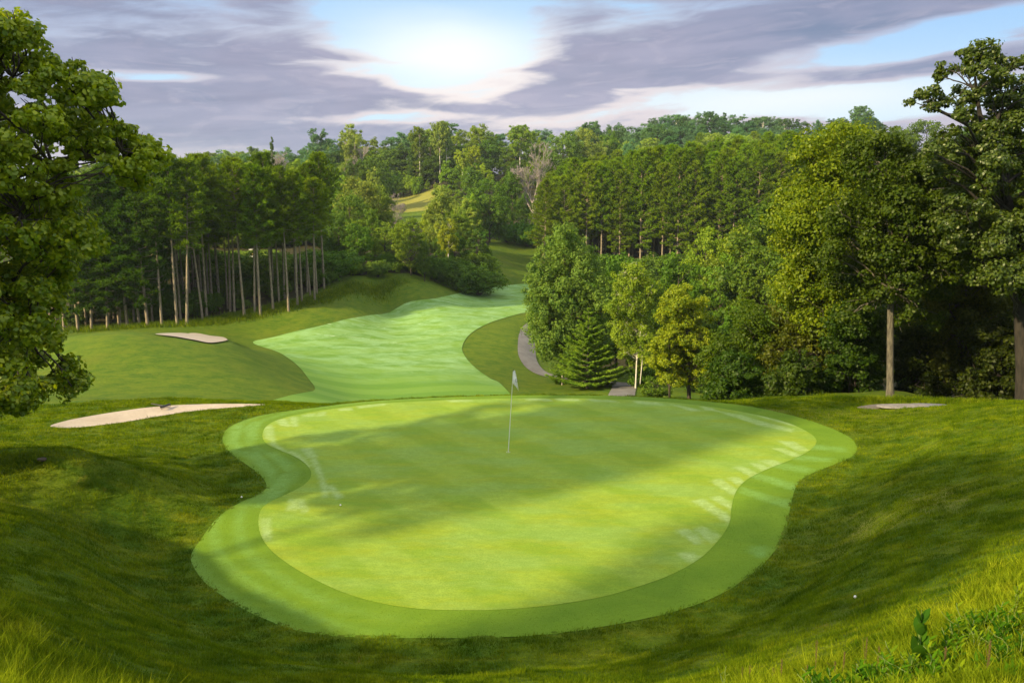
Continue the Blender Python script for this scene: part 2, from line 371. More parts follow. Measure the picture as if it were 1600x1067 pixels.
def ground_mat(name, kind):
    m, nt = newmat(name); b = NB(nt); geo = b.n('ShaderNodeNewGeometry'); P = geo.outputs['Position']
    big = b.noise(P, .12, 4, .6); med = b.noise(P, .7, 5, .65, .6); fine = b.noise(P, 9, 6, .75); vf = b.noise(P, 42, 3, .7)
    stretch = b.noise(b.scale(P, .5, 2.2, 1, .35), 1.3, 5, .7)
    if kind == 'rough':
        c = b.mix(b.mr(med, .32, .68), (.075, .150, .005), (.150, .205, .008))
        c = b.mix(b.mr(stretch, .48, .72, 0, .7), c, (.22, .24, .011))
        c = b.mix(b.mr(big, .52, .72, 0, .55), c, (.17, .19, .012))
        c = b.mix(b.mr(fine, .30, .75, .0, .75), b.mix(1, c, (.40, .48, .4), 'MULTIPLY'), c)
        c = b.mix(b.mr(b.noise(P, 1.9, 6, .75, .8), .60, .74, 0, .6), c, (.20, .14, .02))
        c = b.mix(b.n('ShaderNodeAttribute', attribute_name='dry').outputs['Fac'], c, b.mix(fine, (.24, .20, .04), (.34, .29, .08)))
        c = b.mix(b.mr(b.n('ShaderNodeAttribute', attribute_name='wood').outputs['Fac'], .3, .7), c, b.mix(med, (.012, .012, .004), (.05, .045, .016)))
        hgt = b.math('ADD', b.math('MULTIPLY', fine, .7), b.math('MULTIPLY', vf, .35)); bs, bd, ro = .9, .06, .95
    elif kind == 'fairway':
        wv = b.n('ShaderNodeTexWave', wave_type='BANDS', bands_direction='X', inp={'Vector': b.scale(P, 1, 1, 1, .95), 'Scale': .055, 'Distortion': 1.2, 'Detail': 2.})
        c = b.mix(b.mr(wv.outputs['Fac'], .35, .65), (.10, .215, .022), (.145, .265, .035))
        c = b.mix(b.mr(med, .3, .75, 0, .6), c, (.13, .245, .014))
        sy = b.n('ShaderNodeSeparateXYZ', inp={0: P}).outputs['Y']
        dewf = b.math('MULTIPLY', b.mr(b.math('ADD', sy, b.math('MULTIPLY', big, 18)), 78, 92), b.mr(b.noise(b.scale(P, .7, 1, 1, -.25), .45, 7, .75, .5), .36, .66))
        c = b.mix(b.math('MULTIPLY', dewf, .65), c, (.26, .43, .20))
        spot = b.math('MULTIPLY', b.mr(b.noise(b.scale(P, .35, 1, 1, -.3), .5, 6, .8, 1.2), .60, .68), b.mr(sy, 80, 95))
        c = b.mix(b.math('MULTIPLY', spot, .75), c, (.48, .62, .40))
        c = b.mix(b.mr(fine, .3, .7, .25, 0), c, (.06, .14, .02))
        hgt = fine; bs, bd, ro = .3, .02, .8
    elif kind in ('green', 'collar'):
        if kind == 'green':
            wv = b.n('ShaderNodeTexWave', wave_type='BANDS', bands_direction='X', inp={'Vector': b.scale(P, 1, 1, 1, -.62), 'Scale': .16, 'Distortion': .6, 'Detail': 1.})
            c = b.mix(b.mr(wv.outputs['Fac'], .3, .7), (.182, .295, .022), (.238, .352, .042))
            c = b.mix(b.mr(b.noise(b.scale(P, .45, 1.7, 1, .3), .9, 6, .7, .5), .38, .66, 0, .75), c, (.26, .315, .016))
            c = b.mix(b.mr(b.noise(b.scale(P, .6, 1.6, 1, .1), .5, 5, .65), .42, .66, 0, .7), c, (.205, .335, .075))
        else:
            c = b.mix(b.mr(med, .3, .7), (.090, .180, .008), (.130, .228, .012))
            c = b.mix(b.mr(stretch, .5, .7, 0, .5), c, (.16, .25, .012))
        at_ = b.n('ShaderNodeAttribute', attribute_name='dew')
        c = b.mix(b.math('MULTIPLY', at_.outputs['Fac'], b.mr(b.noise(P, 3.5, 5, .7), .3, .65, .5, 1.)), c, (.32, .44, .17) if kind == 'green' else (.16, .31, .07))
        c = b.mix(b.mr(b.noise(P, 26, 4, .8), .32, .66, .45, 0), c, (.09, .15, .006))
        c = b.mix(b.mr(b.noise(b.scale(P, .7, 1.5, 1, .4), 4.5, 6, .75), .42, .62, .30, 0), c, (.11, .19, .012))
        hgt = b.noise(P, 40, 4, .8); bs, bd, ro = .5, .02, .85
    elif kind == 'sand':
        c = b.mix(b.mr(med, .3, .7), (.37, .31, .25), (.455, .39, .32))
        c = b.mix(b.mr(fine, .35, .7, 0, .35), c, (.30, .24, .18))
        hgt = b.math('ADD', b.noise(P, 6, 5, .7), b.math('MULTIPLY', vf, .4)); bs, bd, ro = .6, .04, .95
    elif kind == 'path':
        c = b.mix(b.mr(med, .3, .7), (.15, .14, .135), (.22, .21, .20))
        c = b.mix(b.mr(vf, .3, .7, .5, 0), c, (.10, .095, .09)); hgt = vf; bs, bd, ro = .4, .01, .9
    bp = b.n('ShaderNodeBump', inp={'Strength': bs, 'Distance': bd, 'Height': hgt})
    p = b.n('ShaderNodeBsdfPrincipled', inp={'Base Color': c, 'Roughness': ro, 'Specular IOR Level': .15, 'Normal': bp.outputs[0]})
    if kind in ('rough', 'fairway', 'green', 'collar'): p.inputs['Sheen Weight'].default_value = .0
    b.n('ShaderNodeOutputMaterial', inp={0: p.outputs[0]}); return m
for k in ('rough', 'fairway', 'green', 'collar', 'sand', 'path'): M[k] = ground_mat('ground ' + k, k)

# ------------------------------------------------------------------ ground sheet
az = np.concatenate([np.radians(np.arange(-180, -42, 3.0)), np.radians(np.arange(-42, 42, .13)), np.radians(np.arange(42, 180.01, 3.0))])
rr = np.concatenate([[.01, .5, 1, 1.6], np.exp(np.arange(math.log(2.2), math.log(40), .0072)), np.exp(np.arange(math.log(40), math.log(1600), .012))])
Ra, Aa = np.meshgrid(rr, az, indexing='ij')
GX = Ra * np.sin(Aa); GY = Ra * np.cos(Aa); GZ = H(GX, GY)
na = len(az); i = np.arange(len(rr) - 1)[:, None] * na; j = np.arange(na - 1)[None]
Fq = np.stack([i + j, i + na + j, i + na + j + 1, i + j + 1], -1).reshape(-1, 4)
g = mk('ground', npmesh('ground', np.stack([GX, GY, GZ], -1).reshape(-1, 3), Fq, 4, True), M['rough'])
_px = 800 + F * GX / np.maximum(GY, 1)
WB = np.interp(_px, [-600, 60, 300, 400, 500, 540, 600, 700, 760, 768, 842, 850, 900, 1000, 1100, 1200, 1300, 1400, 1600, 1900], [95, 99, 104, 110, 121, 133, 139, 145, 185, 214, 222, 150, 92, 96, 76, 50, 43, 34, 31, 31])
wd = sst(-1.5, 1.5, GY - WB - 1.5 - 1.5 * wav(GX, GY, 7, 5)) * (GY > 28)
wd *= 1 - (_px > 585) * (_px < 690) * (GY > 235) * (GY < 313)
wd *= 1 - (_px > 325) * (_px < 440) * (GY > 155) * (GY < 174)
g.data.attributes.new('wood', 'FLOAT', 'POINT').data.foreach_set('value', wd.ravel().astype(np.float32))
dry = sst(.0, 1, (_px > 590) * (_px < 684) * (GY > 262) * (GY < 313) * .5)
for a_, b_, rx_, ry_, k_ in ((1430, 790, 1.8, 1.3, .5), (1350, 650, 2.5, .9, .4), (1240, 643, 3.0, .8, .4)):
    q_ = ground_at(a_, b_, 8, 31); dry = np.maximum(dry, k_ * np.exp(-(((GX - q_[0]) / rx_) ** 2 + ((GY - q_[1]) / ry_) ** 2)) * (.6 + .4 * wav(GX, GY, 1.2, 8)))
g.data.attributes.new('dry', 'FLOAT', 'POINT').data.foreach_set('value', np.clip(dry, 0, 1).ravel().astype(np.float32))
tag(g, 'rolling rough grass of the golf course and its wooded hill', 'ground', kind='structure')

def sheet(name, poly, step, off, mat, holes=(), dew=None, hfun=None):
    """sheet cut to a traced outline and draped on the ground"""
    lo, hi = poly.min(0), poly.max(0)
    gx, gy = np.meshgrid(np.arange(lo[0], hi[0], step[0]), np.arange(lo[1], hi[1], step[1]))
    gx = gx.ravel() + RNG.uniform(-.15, .15, gx.size) * step[0]; gy = gy.ravel() + RNG.uniform(-.15, .15, gy.size) * step[1]
    d = sdist(gx, gy, poly); k = d < -step[0] * .45
    for h in holes: k &= sdist(gx, gy, h) > step[0] * .45
    pts = [Vector(p) for p in poly]; faces = [list(range(len(poly)))]; edges = []
    n0 = len(pts); edges += [(a, (a + 1) % n0) for a in range(n0)]
    for h in holes:
        s = len(pts); pts += [Vector(p) for p in h]; edges += [(s + a, s + (a + 1) % len(h)) for a in range(len(h))]
    pts += [Vector(p) for p in np.stack([gx[k], gy[k]], 1)]
    r = geometry.delaunay_2d_cdt(pts, edges, [], 1 if not holes else 2, 1e-6)
    V = np.array([(v.x, v.y) for v in r[0]]); T = np.array([f for f in r[2] if len(f) == 3])
    c = V[T].mean(1); ins = sdist(c[:, 0], c[:, 1], poly) < 0
    for h in holes: ins &= sdist(c[:, 0], c[:, 1], h) > 0
    T = T[ins]
    a, b_, c_ = V[T[:, 0]], V[T[:, 1]], V[T[:, 2]]
    fl = np.cross(b_ - a, c_ - a) < 0; T[fl] = T[fl][:, ::-1]
    Z = (hfun or H)(V[:, 0], V[:, 1]) + off
    me = npmesh(name, np.c_[V, Z], T, 3, True)
    if dew is not None:
        w = dew(V[:, 0], V[:, 1]); a_ = me.attributes.new('dew', 'FLOAT', 'POINT')
        if len(me.vertices) == len(w): a_.data.foreach_set('value', w.astype(np.float32))
    return mk(name, me, mat)

# dew and mower marks on the putting surface: world-space outlines
def pw(pts): return np.array([atz(a, b, 0)[:2] for a, b in pts])
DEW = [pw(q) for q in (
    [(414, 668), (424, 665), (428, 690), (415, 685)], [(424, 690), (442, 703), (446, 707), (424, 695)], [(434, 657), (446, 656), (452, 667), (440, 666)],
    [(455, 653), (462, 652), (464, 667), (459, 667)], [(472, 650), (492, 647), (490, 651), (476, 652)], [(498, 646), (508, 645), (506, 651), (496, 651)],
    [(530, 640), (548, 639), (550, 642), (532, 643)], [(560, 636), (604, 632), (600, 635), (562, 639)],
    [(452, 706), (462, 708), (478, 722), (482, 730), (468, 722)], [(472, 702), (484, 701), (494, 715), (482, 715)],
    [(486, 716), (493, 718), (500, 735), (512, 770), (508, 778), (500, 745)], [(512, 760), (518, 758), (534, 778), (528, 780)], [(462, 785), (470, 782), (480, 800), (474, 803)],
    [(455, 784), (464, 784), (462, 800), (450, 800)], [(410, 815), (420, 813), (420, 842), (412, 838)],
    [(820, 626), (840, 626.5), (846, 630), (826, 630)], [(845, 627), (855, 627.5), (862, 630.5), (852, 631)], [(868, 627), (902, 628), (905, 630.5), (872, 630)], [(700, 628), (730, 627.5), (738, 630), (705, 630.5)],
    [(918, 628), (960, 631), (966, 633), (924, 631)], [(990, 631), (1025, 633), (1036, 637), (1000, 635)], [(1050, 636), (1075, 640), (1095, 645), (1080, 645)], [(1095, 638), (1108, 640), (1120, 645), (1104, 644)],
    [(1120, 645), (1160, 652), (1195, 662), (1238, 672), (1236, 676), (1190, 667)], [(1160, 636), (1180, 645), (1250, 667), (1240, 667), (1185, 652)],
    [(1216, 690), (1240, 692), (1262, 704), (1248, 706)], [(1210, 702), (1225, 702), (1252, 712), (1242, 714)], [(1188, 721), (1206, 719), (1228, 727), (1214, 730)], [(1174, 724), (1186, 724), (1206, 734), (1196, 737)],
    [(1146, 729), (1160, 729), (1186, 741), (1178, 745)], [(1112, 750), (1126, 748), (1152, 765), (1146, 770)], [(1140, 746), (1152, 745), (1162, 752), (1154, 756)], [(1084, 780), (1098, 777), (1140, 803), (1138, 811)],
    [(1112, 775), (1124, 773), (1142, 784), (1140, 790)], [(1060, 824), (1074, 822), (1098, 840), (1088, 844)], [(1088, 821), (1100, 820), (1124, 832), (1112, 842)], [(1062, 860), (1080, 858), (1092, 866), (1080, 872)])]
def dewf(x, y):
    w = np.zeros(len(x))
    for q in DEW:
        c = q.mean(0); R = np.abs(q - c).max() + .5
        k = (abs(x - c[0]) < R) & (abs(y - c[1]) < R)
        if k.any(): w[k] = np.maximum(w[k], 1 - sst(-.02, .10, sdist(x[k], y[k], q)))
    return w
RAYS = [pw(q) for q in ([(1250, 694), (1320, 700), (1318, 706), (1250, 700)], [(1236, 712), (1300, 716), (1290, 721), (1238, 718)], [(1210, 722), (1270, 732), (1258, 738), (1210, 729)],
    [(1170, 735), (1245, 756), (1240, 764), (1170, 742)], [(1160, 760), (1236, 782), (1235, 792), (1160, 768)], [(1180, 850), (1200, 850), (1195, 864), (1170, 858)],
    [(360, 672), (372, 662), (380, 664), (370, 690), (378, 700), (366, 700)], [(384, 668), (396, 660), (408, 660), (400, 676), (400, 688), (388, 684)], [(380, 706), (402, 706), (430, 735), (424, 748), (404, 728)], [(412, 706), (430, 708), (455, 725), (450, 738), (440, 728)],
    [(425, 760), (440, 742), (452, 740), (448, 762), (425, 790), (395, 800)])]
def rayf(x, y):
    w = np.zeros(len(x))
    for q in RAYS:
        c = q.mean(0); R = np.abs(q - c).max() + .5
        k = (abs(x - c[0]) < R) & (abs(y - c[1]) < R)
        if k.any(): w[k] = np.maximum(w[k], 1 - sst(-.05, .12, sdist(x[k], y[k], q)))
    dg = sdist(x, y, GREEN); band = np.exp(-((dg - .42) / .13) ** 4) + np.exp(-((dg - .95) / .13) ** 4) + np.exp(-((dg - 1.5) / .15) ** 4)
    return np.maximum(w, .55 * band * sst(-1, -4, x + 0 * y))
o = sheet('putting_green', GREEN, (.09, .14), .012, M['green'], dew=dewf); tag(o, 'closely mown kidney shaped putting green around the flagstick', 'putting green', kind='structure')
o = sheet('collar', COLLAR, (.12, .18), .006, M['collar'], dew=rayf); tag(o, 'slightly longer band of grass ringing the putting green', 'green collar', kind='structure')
o = sheet('fairway', FAIR, (.7, 1.1), .06, M['fairway']); tag(o, 'pale dewy fairway in the valley below the green', 'fairway', kind='structure')
o = sheet('bunker_sand', B1, (.14, .14), .015, M['sand']); tag(o, 'long pale sand bunker left of the putting green', 'bunker', kind='structure')
o = sheet('bunker_sand', B2, (.2, .2), .13, M['sand']); tag(o, 'small sand bunker on the mound in front of the pines', 'bunker', kind='structure')

def strip(name, C, w, off, mat):
    C = np.array(C, float); t = np.linspace(0, len(C) - 1, len(C) * 14); k = np.clip(t.astype(int), 0, len(C) - 2); f = (t - k)[:, None]
    Cp = np.vstack([2 * C[0] - C[1], C, 2 * C[-1] - C[-2]]); a, b, c, d = Cp[k], Cp[k + 1], Cp[k + 2], Cp[k + 3]
    P = .5 * (2 * b + (c - a) * f + (2 * a - 5 * b + 4 * c - d) * f ** 2 + (3 * b - a - 3 * c + d) * f ** 3)
    T = np.gradient(P, axis=0); T /= np.linalg.norm(T, axis=1)[:, None]; Nn = np.c_[-T[:, 1], T[:, 0]]
    q = np.linspace(-.5, .5, 9); V = P[:, None] + Nn[:, None] * (q[None, :, None] * w); n = len(P)
    V = V.reshape(-1, 2); Z = H(V[:, 0], V[:, 1]) + off
    i = np.arange(n - 1)[:, None] * 9; j = np.arange(8)[None]
    return mk(name, npmesh(name, np.c_[V, Z], np.stack([i + j, i + 9 + j, i + 9 + j + 1, i + j + 1][::-1], -1).reshape(-1, 4), 4, True), mat)
pc = [ground_at(a, b, 60)[:2] for a, b in ((838, 506), (826, 520), (823, 545), (827, 565), (845, 583), (880, 591))]
pc += [at(930, 597, 84)[:2], at(968, 600, 83)[:2], at(975, 606, 77)[:2], at(971, 618, 67)[:2], at(968, 640, 58)[:2]]
o = strip('cart_path', pc, 2.3, .07, M['path']); tag(o, 'grey asphalt cart path curving past the willow', 'path', kind='structure')

# ------------------------------------------------------------------ grass
def grassmat(name, c1, c2, c3):
    m, nt = newmat(name); b = NB(nt); geo = b.n('ShaderNodeNewGeometry'); P = geo.outputs['Position']; r = geo.outputs['Random Per Island']
    med = b.noise(P, .7, 5, .65, .6); stretch = b.noise(b.scale(P, .5, 2.2, 1, .35), 1.3, 5, .7)
    c = b.mix(b.mr(med, .32, .68), c1, c2); c = b.mix(b.mr(stretch, .46, .7, 0, .8), c, c3)
    c = b.mix(b.math('MULTIPLY', r, .45), c, c3)
    c = b.mix(b.mr(b.noise(P, 1.9, 6, .75, .8), .60, .72, 0, .6), c, (.22, .16, .02))
    c = b.mix(b.mr(b.noise(b.scale(P, .55, 1.5, 1, .3), 5, 5, .8), .40, .60, .7, 0), c, [v * .45 for v in c1])
    c = b.mix(b.mr(b.noise(b.scale(P, .6, 1.6, 1, .3), 1.1, 5, .7), .52, .38, 0, .7), c, [v * .55 for v in c1])
    df = b.n('ShaderNodeBsdfDiffuse', inp={'Color': c}); tl = b.n('ShaderNodeBsdfTranslucent', inp={'Color': b.mix(1, c, (1.3, 1.2, .5), 'MULTIPLY')})
    mx = b.n('ShaderNodeMixShader', inp={0: .4, 1: df.outputs[0], 2: tl.outputs[0]})
    b.n('ShaderNodeOutputMaterial', inp={0: mx.outputs[0]}); return m
M['blade'] = grassmat('rough grass blades', (.055, .135, .005), (.150, .240, .008), (.30, .335, .012))
M['short'] = grassmat('collar grass blades', (.080, .175, .008), (.145, .250, .012), (.22, .31, .016))
M['tall'] = grassmat('tall grass blades', (.11, .20, .006), (.26, .34, .010), (.42, .45, .025))

_gx = np.arange(-26, 26, .09); _gy = np.arange(1.5, 37, .09); _A, _B = np.meshgrid(_gx, _gy); _GH = H(_A, _B)
def fastH(x, y):
    fx = np.clip((x - _gx[0]) / .09, 0, len(_gx) - 1.001); fy = np.clip((y - _gy[0]) / .09, 0, len(_gy) - 1.001); i = fx.astype(int); j = fy.astype(int); fx = fx - i; fy = fy - j
    return (_GH[j, i] * (1 - fx) + _GH[j, i + 1] * fx) * (1 - fy) + (_GH[j + 1, i] * (1 - fx) + _GH[j + 1, i + 1] * fx) * fy
def blades(name, X, Y, hgt, wid, mat, lean=.5, zoff=0):
    n = len(X); Z = (fastH(X, Y) if n > 30000 else H(X, Y)) + zoff; a = RNG.uniform(0, 2 * PI, n); ld = RNG.uniform(0, 2 * PI, n); ln = lean * hgt * RNG.random(n)
    P0 = np.c_[X, Y, Z - .01]; s = np.c_[np.cos(a), np.sin(a), np.zeros(n)] * (wid / 2)[:, None]
    top = P0 + np.c_[np.cos(ld) * ln, np.sin(ld) * ln, hgt]
    V = np.stack([P0 - s, P0 + s, top], 1).reshape(-1, 3)
    return mk(name, npmesh(name, V, np.arange(3 * n).reshape(-1, 3), 3), mat)

def scatter(n, dens_pow, r0, r1, a0, a1):
    u = RNG.random(n); e = 2 - dens_pow
    r = (r0 ** e + u * (r1 ** e - r0 ** e)) ** (1 / e) if abs(e) > 1e-6 else r0 * (r1 / r0) ** u
    a = np.radians(RNG.uniform(a0, a1, n)); return r * np.sin(a), r * np.cos(a)
X, Y = scatter(1250000, 1.35, 5.0, 34, -37, 37)
def fast_sd(x, y, poly, st=.12):
    """signed distance read from a fine raster"""
    gx = np.arange(-26, 26, st); gy = np.arange(2, 37, st); A, B = np.meshgrid(gx, gy); D = sdist(A, B, poly).reshape(A.shape)
    fx = np.clip((x - gx[0]) / st, 0, len(gx) - 1.001); fy = np.clip((y - gy[0]) / st, 0, len(gy) - 1.001); i = fx.astype(int); j = fy.astype(int); fx -= i; fy -= j
    return (D[j, i] * (1 - fx) + D[j, i + 1] * fx) * (1 - fy) + (D[j + 1, i] * (1 - fx) + D[j + 1, i + 1] * fx) * fy
d = fast_sd(X, Y, COLLAR); k = (d + .05 * wav(X, Y, .9, 11) + .05 * RNG.normal(size=len(X)) > 0.02) & (fast_sd(X, Y, B1) > .03)
X, Y, d = X[k], Y[k], d[k]; r = np.hypot(X, Y)
hh = (.030 + .03 * RNG.random(len(X))) * (1 + .35 * wav(X, Y, 1.3, 3)) * (1 + .42 * np.clip(wav(X * .6, Y * 1.3, .38, 9), -.9, 1.2)) * (.8 + r / 60)
blades('rough_grass', X, Y, np.clip(hh * 1.15, .02, .14), .006 + r * .00045, M['blade'], 1.0)
X2, Y2 = scatter(330000, 1.2, 11.5, 31, -26, 26); d2 = fast_sd(X2, Y2, COLLAR); g2 = fast_sd(X2, Y2, GREEN)
k2 = (d2 < .03) & (g2 > .0); X2, Y2 = X2[k2], Y2[k2]; r2 = np.hypot(X2, Y2)
blades('collar_grass', X2, Y2, .010 + .014 * RNG.random(len(X2)), .006 + r2 * .0004, M['short'], 1.2, .006)
tag(bpy.data.objects['collar_grass'], 'short dense grass of the ring round the putting green', 'grass', kind='stuff')
tag(bpy.data.objects['rough_grass'], 'mown rough grass on the banks round the green', 'grass', kind='stuff')
# tall grass: lower right corner, lower left corner, left mound
def inpoly(px, py, poly):
    return sdist(px, py, np.array(poly, float)) < 0
X, Y = scatter(900000, 1.2, 2.6, 24, -36, 37); Z = fastH(X, Y); px, py = proj(np.c_[X, Y, Z])
edge = 14 * np.sin(px * .05) + 9 * np.sin(px * .13 + 1)
w = inpoly(px, py + edge * .6, [(1105, 1085), (1300, 1035), (1390, 992), (1480, 940), (1560, 888), (1640, 858), (1900, 700), (1900, 1500), (900, 1500)])
w |= inpoly(px, py + edge * .6, [(-60, 905), (30, 968), (80, 1010), (150, 1045), (260, 1090), (260, 1500), (-500, 1500), (-500, 850)])
w |= inpoly(px, py, [(-200, 700), (20, 708), (70, 712), (100, 728), (60, 742), (20, 755), (-200, 790)]) & (RNG.random(len(X)) < .8)
kk = w & (RNG.random(len(X)) < .5)
X, Y = X[kk], Y[kk]; r = np.hypot(X, Y)
blades('tall_grass', X, Y, RNG.uniform(.05, .19, len(X)) * np.clip(r / 7.5, .4, 1) * (1 + .5 * wav(X, Y, .5, 2)), .005 + r * .0006, M['tall'], 1.5)
tag(bpy.data.objects['tall_grass'], 'unmown yellow green grass in the near corners', 'grass', kind='stuff')
# long grass along the wood edges
def edge_grass(pts, n, w, h, nm, lab):
    P = np.array(pts); t = RNG.random(n) * (len(P) - 1); i = t.astype(int); f = (t - i)[:, None]
    Q = P[i] * (1 - f) + P[i + 1] * f + RNG.normal(size=(n, 2)) * w
    o = blades(nm, Q[:, 0], Q[:, 1], RNG.uniform(.3, 1., n) * h, np.ones(n) * h * .09, M['blade'], .8); tag(o, lab, 'grass', kind='stuff')
edge_grass([at(1290, 640, 31)[:2], at(1400, 636, 30.5)[:2], at(1480, 634, 29.7)[:2], at(1530, 632, 29.3)[:2]], 9000, .35, .28, 'long_grass', 'ragged long grass at the foot of the dark wood')
edge_grass([at(95, 516, 100)[:2], at(300, 506, 102)[:2], at(400, 490, 108)[:2], at(500, 468, 116)[:2], at(620, 440, 135)[:2]], 16000, 1.3, .8, 'long_grass', 'long grass under the left pines')

# ------------------------------------------------------------------ tree prototypes (meshes only)
def mesh_pair(crownV, crownF, k, tV, tF, nm):
    return (npmesh(nm + '_crown', crownV, crownF, k), npmesh(nm + '_trunk', tV, tF, 4, True))

def proto_round(seed, hgt=15, rad=5, base=.22, n=9000, leaf=.42, nclump=34, shape='round', lean=0, droop=0, sub=7, trunk_r=.22, lobes=0.0, flat=.8, crad=(.2, .34), sides=6):
    rng = np.random.default_rng(seed); cl = []
    zb = hgt * base; hc = (hgt - zb) / 2; zc = zb + hc
    tries = 0
    while len(cl) < nclump and tries < 6000:
        tries += 1
        d = rdir(1, rng)[0]; u = rng.random() ** .33
        if rng.random() < .7: u = max(u, .72)
        p = d * u; t = (p[2] + 1) / 2
        if shape == 'round': s = 1
        elif shape == 'oval': s = (1.25 - .55 * t)
        elif shape == 'cone': s = 1.25 * (1 - t) ** .8 + .12
        elif shape == 'vase': s = .55 + .6 * t
        elif shape == 'column': s = .9
        R = rad * rng.uniform(*crad)
        q = np.array([p[0] * (rad - R * .8) * s, p[1] * (rad - R * .8) * s, zc + p[2] * (hc - R * .7)])
        q[:2] *= 1 + lobes * math.sin(3 * math.atan2(p[1], p[0]) + seed)
        q[0] += lean * t
        if all(np.linalg.norm(q - c[:3]) > .55 * (R + c[3]) * .8 for c in cl): cl.append((*q, R))
    cl = np.array(cl)
    V, Fc = foliage(cl, n, leaf, sub=sub, rng=rng, droop=droop, flat=flat)
    P = [(np.array([[0, 0, -.4], [.03 * rad, 0, zb * .6], [lean * .3, .02 * rad, zc], [lean * .7, 0, hgt * .88]]), np.array([trunk_r * 1.35, trunk_r, trunk_r * .6, trunk_r * .12]))]
    for c in cl:
        hd = math.hypot(c[0], c[1]); z0 = max(zb * .7, min(c[2] - hd * .8, hgt * .8)); f = z0 / hgt
        P.append(limb((lean * f * .7, 0, z0), c[:3], max(.03, trunk_r * .45 * (1 - f)), .02, rng))
    tV, tF = tubes(P, sides)
    return mesh_pair(V, Fc, 4, tV, tF, 'tree')

def proto_pine(seed, hgt=20, rad=2.6, base=.42, nb=58, tip=.9):
    rng = np.random.default_rng(seed); PP, AA, SS, tb = [], [], [], []
    bend = rng.normal(size=2) * .35
    def tr(z): f = z / hgt; return np.array([bend[0] * f * f, bend[1] * f * f, z])
    tz = np.linspace(-.4, hgt * .98, 9); tb.append((np.array([tr(z) for z in tz]), np.linspace(.19, .03, 9)))
    for i in range(nb):
        f = (i + rng.random()) / nb; z = hgt * (base + (1 - base) * f ** .9)
        t = (z / hgt - base) / (1 - base)
        L = rad * (min(1, (t + .12) * 3.0)) * (1 - t ** 2.2) * rng.uniform(.55, 1.15) + .35
        a = i * 2.4 + rng.uniform(-.4, .4); up = -.12 + .75 * t
        d = np.array([math.cos(a), math.sin(a), up]); s0 = tr(min(z, hgt * .97)); e = s0 + d * L + np.array([0, 0, .25 * L])
        mid = s0 + d * L * .55
        tb.append((np.array([s0, mid, e]), np.array([.045, .03, .012])))
        nt = int(7 + L * 6)
        for q in range(nt):
            u = .3 + .7 * (q + rng.random()) / nt; c = (1 - u) ** 2 * s0 + 2 * u * (1 - u) * mid + u * u * e
            c = c + np.array([rng.normal() * .22 * L * .5, rng.normal() * .22 * L * .5, rng.normal() * .10])
            k = 10
            dd = rdir(k, rng) + np.array([d[0] * .5, d[1] * .5, .75]); dd /= np.linalg.norm(dd, axis=1)[:, None]
            ln = rng.uniform(.34, .58, k)
            PP.append(c + dd * ln[:, None] * .45); AA.append(dd); SS.append(ln)
    for z in np.linspace(hgt * .12, hgt * base, 9):          # dead stubs under the crown
        a = rng.uniform(0, 6.28); s0 = tr(z); tb.append((np.array([s0, s0 + np.array([math.cos(a) * .7, math.sin(a) * .7, .1])]), np.array([.02, .008])))
    PP = np.concatenate(PP); AA = np.concatenate(AA); SS = np.concatenate(SS)
    N = np.cross(AA, rdir(len(PP), rng)); N /= np.linalg.norm(N, axis=1)[:, None]
    A = np.cross(N, AA)
    s = SS[:, None, None]; tm = np.array([[-.13, -.5], [.13, -.5], [0, .6]])
    V = PP[:, None] + s * (tm[None, :, 0:1] * A[:, None] + tm[None, :, 1:2] * AA[:, None])
    tV, tF = tubes(tb, 6)
    return mesh_pair(V.reshape(-1, 3), np.arange(3 * len(PP)).reshape(-1, 3), 3, tV, tF, 'pine')

def proto_spruce(seed, hgt=8, rad=2.6, nl=16):
    rng = np.random.default_rng(seed); PP, AA, SS, tb = [], [], [], []
    tb.append((np.array([[0, 0, -.3], [0, 0, hgt * .5], [0, 0, hgt * .97]]), np.array([.17, .09, .015])))
    for i in range(nl):
        f = i / (nl - 1); z = hgt * (.10 + .87 * f); m = int(9 - 4 * f); L0 = rad * (1 - f) ** .85 + .12
        for q in range(m):
            a = 2 * PI * (q + rng.uniform(-.3, .3)) / m + i * .7; L = L0 * rng.uniform(.7, 1.2)
            d = np.array([math.cos(a), math.sin(a), .05 + .35 * f]); s0 = np.array([0, 0, z]); mid = s0 + d * L * .6 - np.array([0, 0, .05 * L]); e = s0 + d * L + np.array([0, 0, .12 * L])
            tb.append((np.array([s0, mid, e]), np.array([.035, .02, .006])))
            n = int(50 + L * 170); u = rng.random(n) ** .7; u = .1 + .9 * u
            c = ((1 - u) ** 2)[:, None] * s0 + (2 * u * (1 - u))[:, None] * mid + (u * u)[:, None] * e
            side = np.cross(d, [0, 0, 1]); sgn = rng.choice([-1, 1], n); off = rng.random(n) * .32 * L * (1.05 - u)
            c = c + side * (sgn * off)[:, None] + rng.normal(size=(n, 3)) * .03; c[:, 2] -= off * .15
            dd = d * .7 + side * sgn[:, None] * .7 + rng.normal(size=(n, 3)) * .25; dd /= np.linalg.norm(dd, axis=1)[:, None]
            PP.append(c); AA.append(dd); SS.append(rng.uniform(.16, .34, n))
    PP = np.concatenate(PP); AA = np.concatenate(AA); SS = np.concatenate(SS)
    N = rdir(len(PP), rng) * .6 + np.array([0, 0, 1]); A = np.cross(N, AA); A /= np.linalg.norm(A, axis=1)[:, None]
    s = SS[:, None, None]; tm = np.array([[-.2, -.5], [.2, -.5], [0, .6]])
    V = PP[:, None] + s * (tm[None, :, 0:1] * A[:, None] + tm[None, :, 1:2] * AA[:, None])
    tV, tF = tubes(tb, 6)
    return mesh_pair(V.reshape(-1, 3), np.arange(3 * len(PP)).reshape(-1, 3), 3, tV, tF, 'spruce')

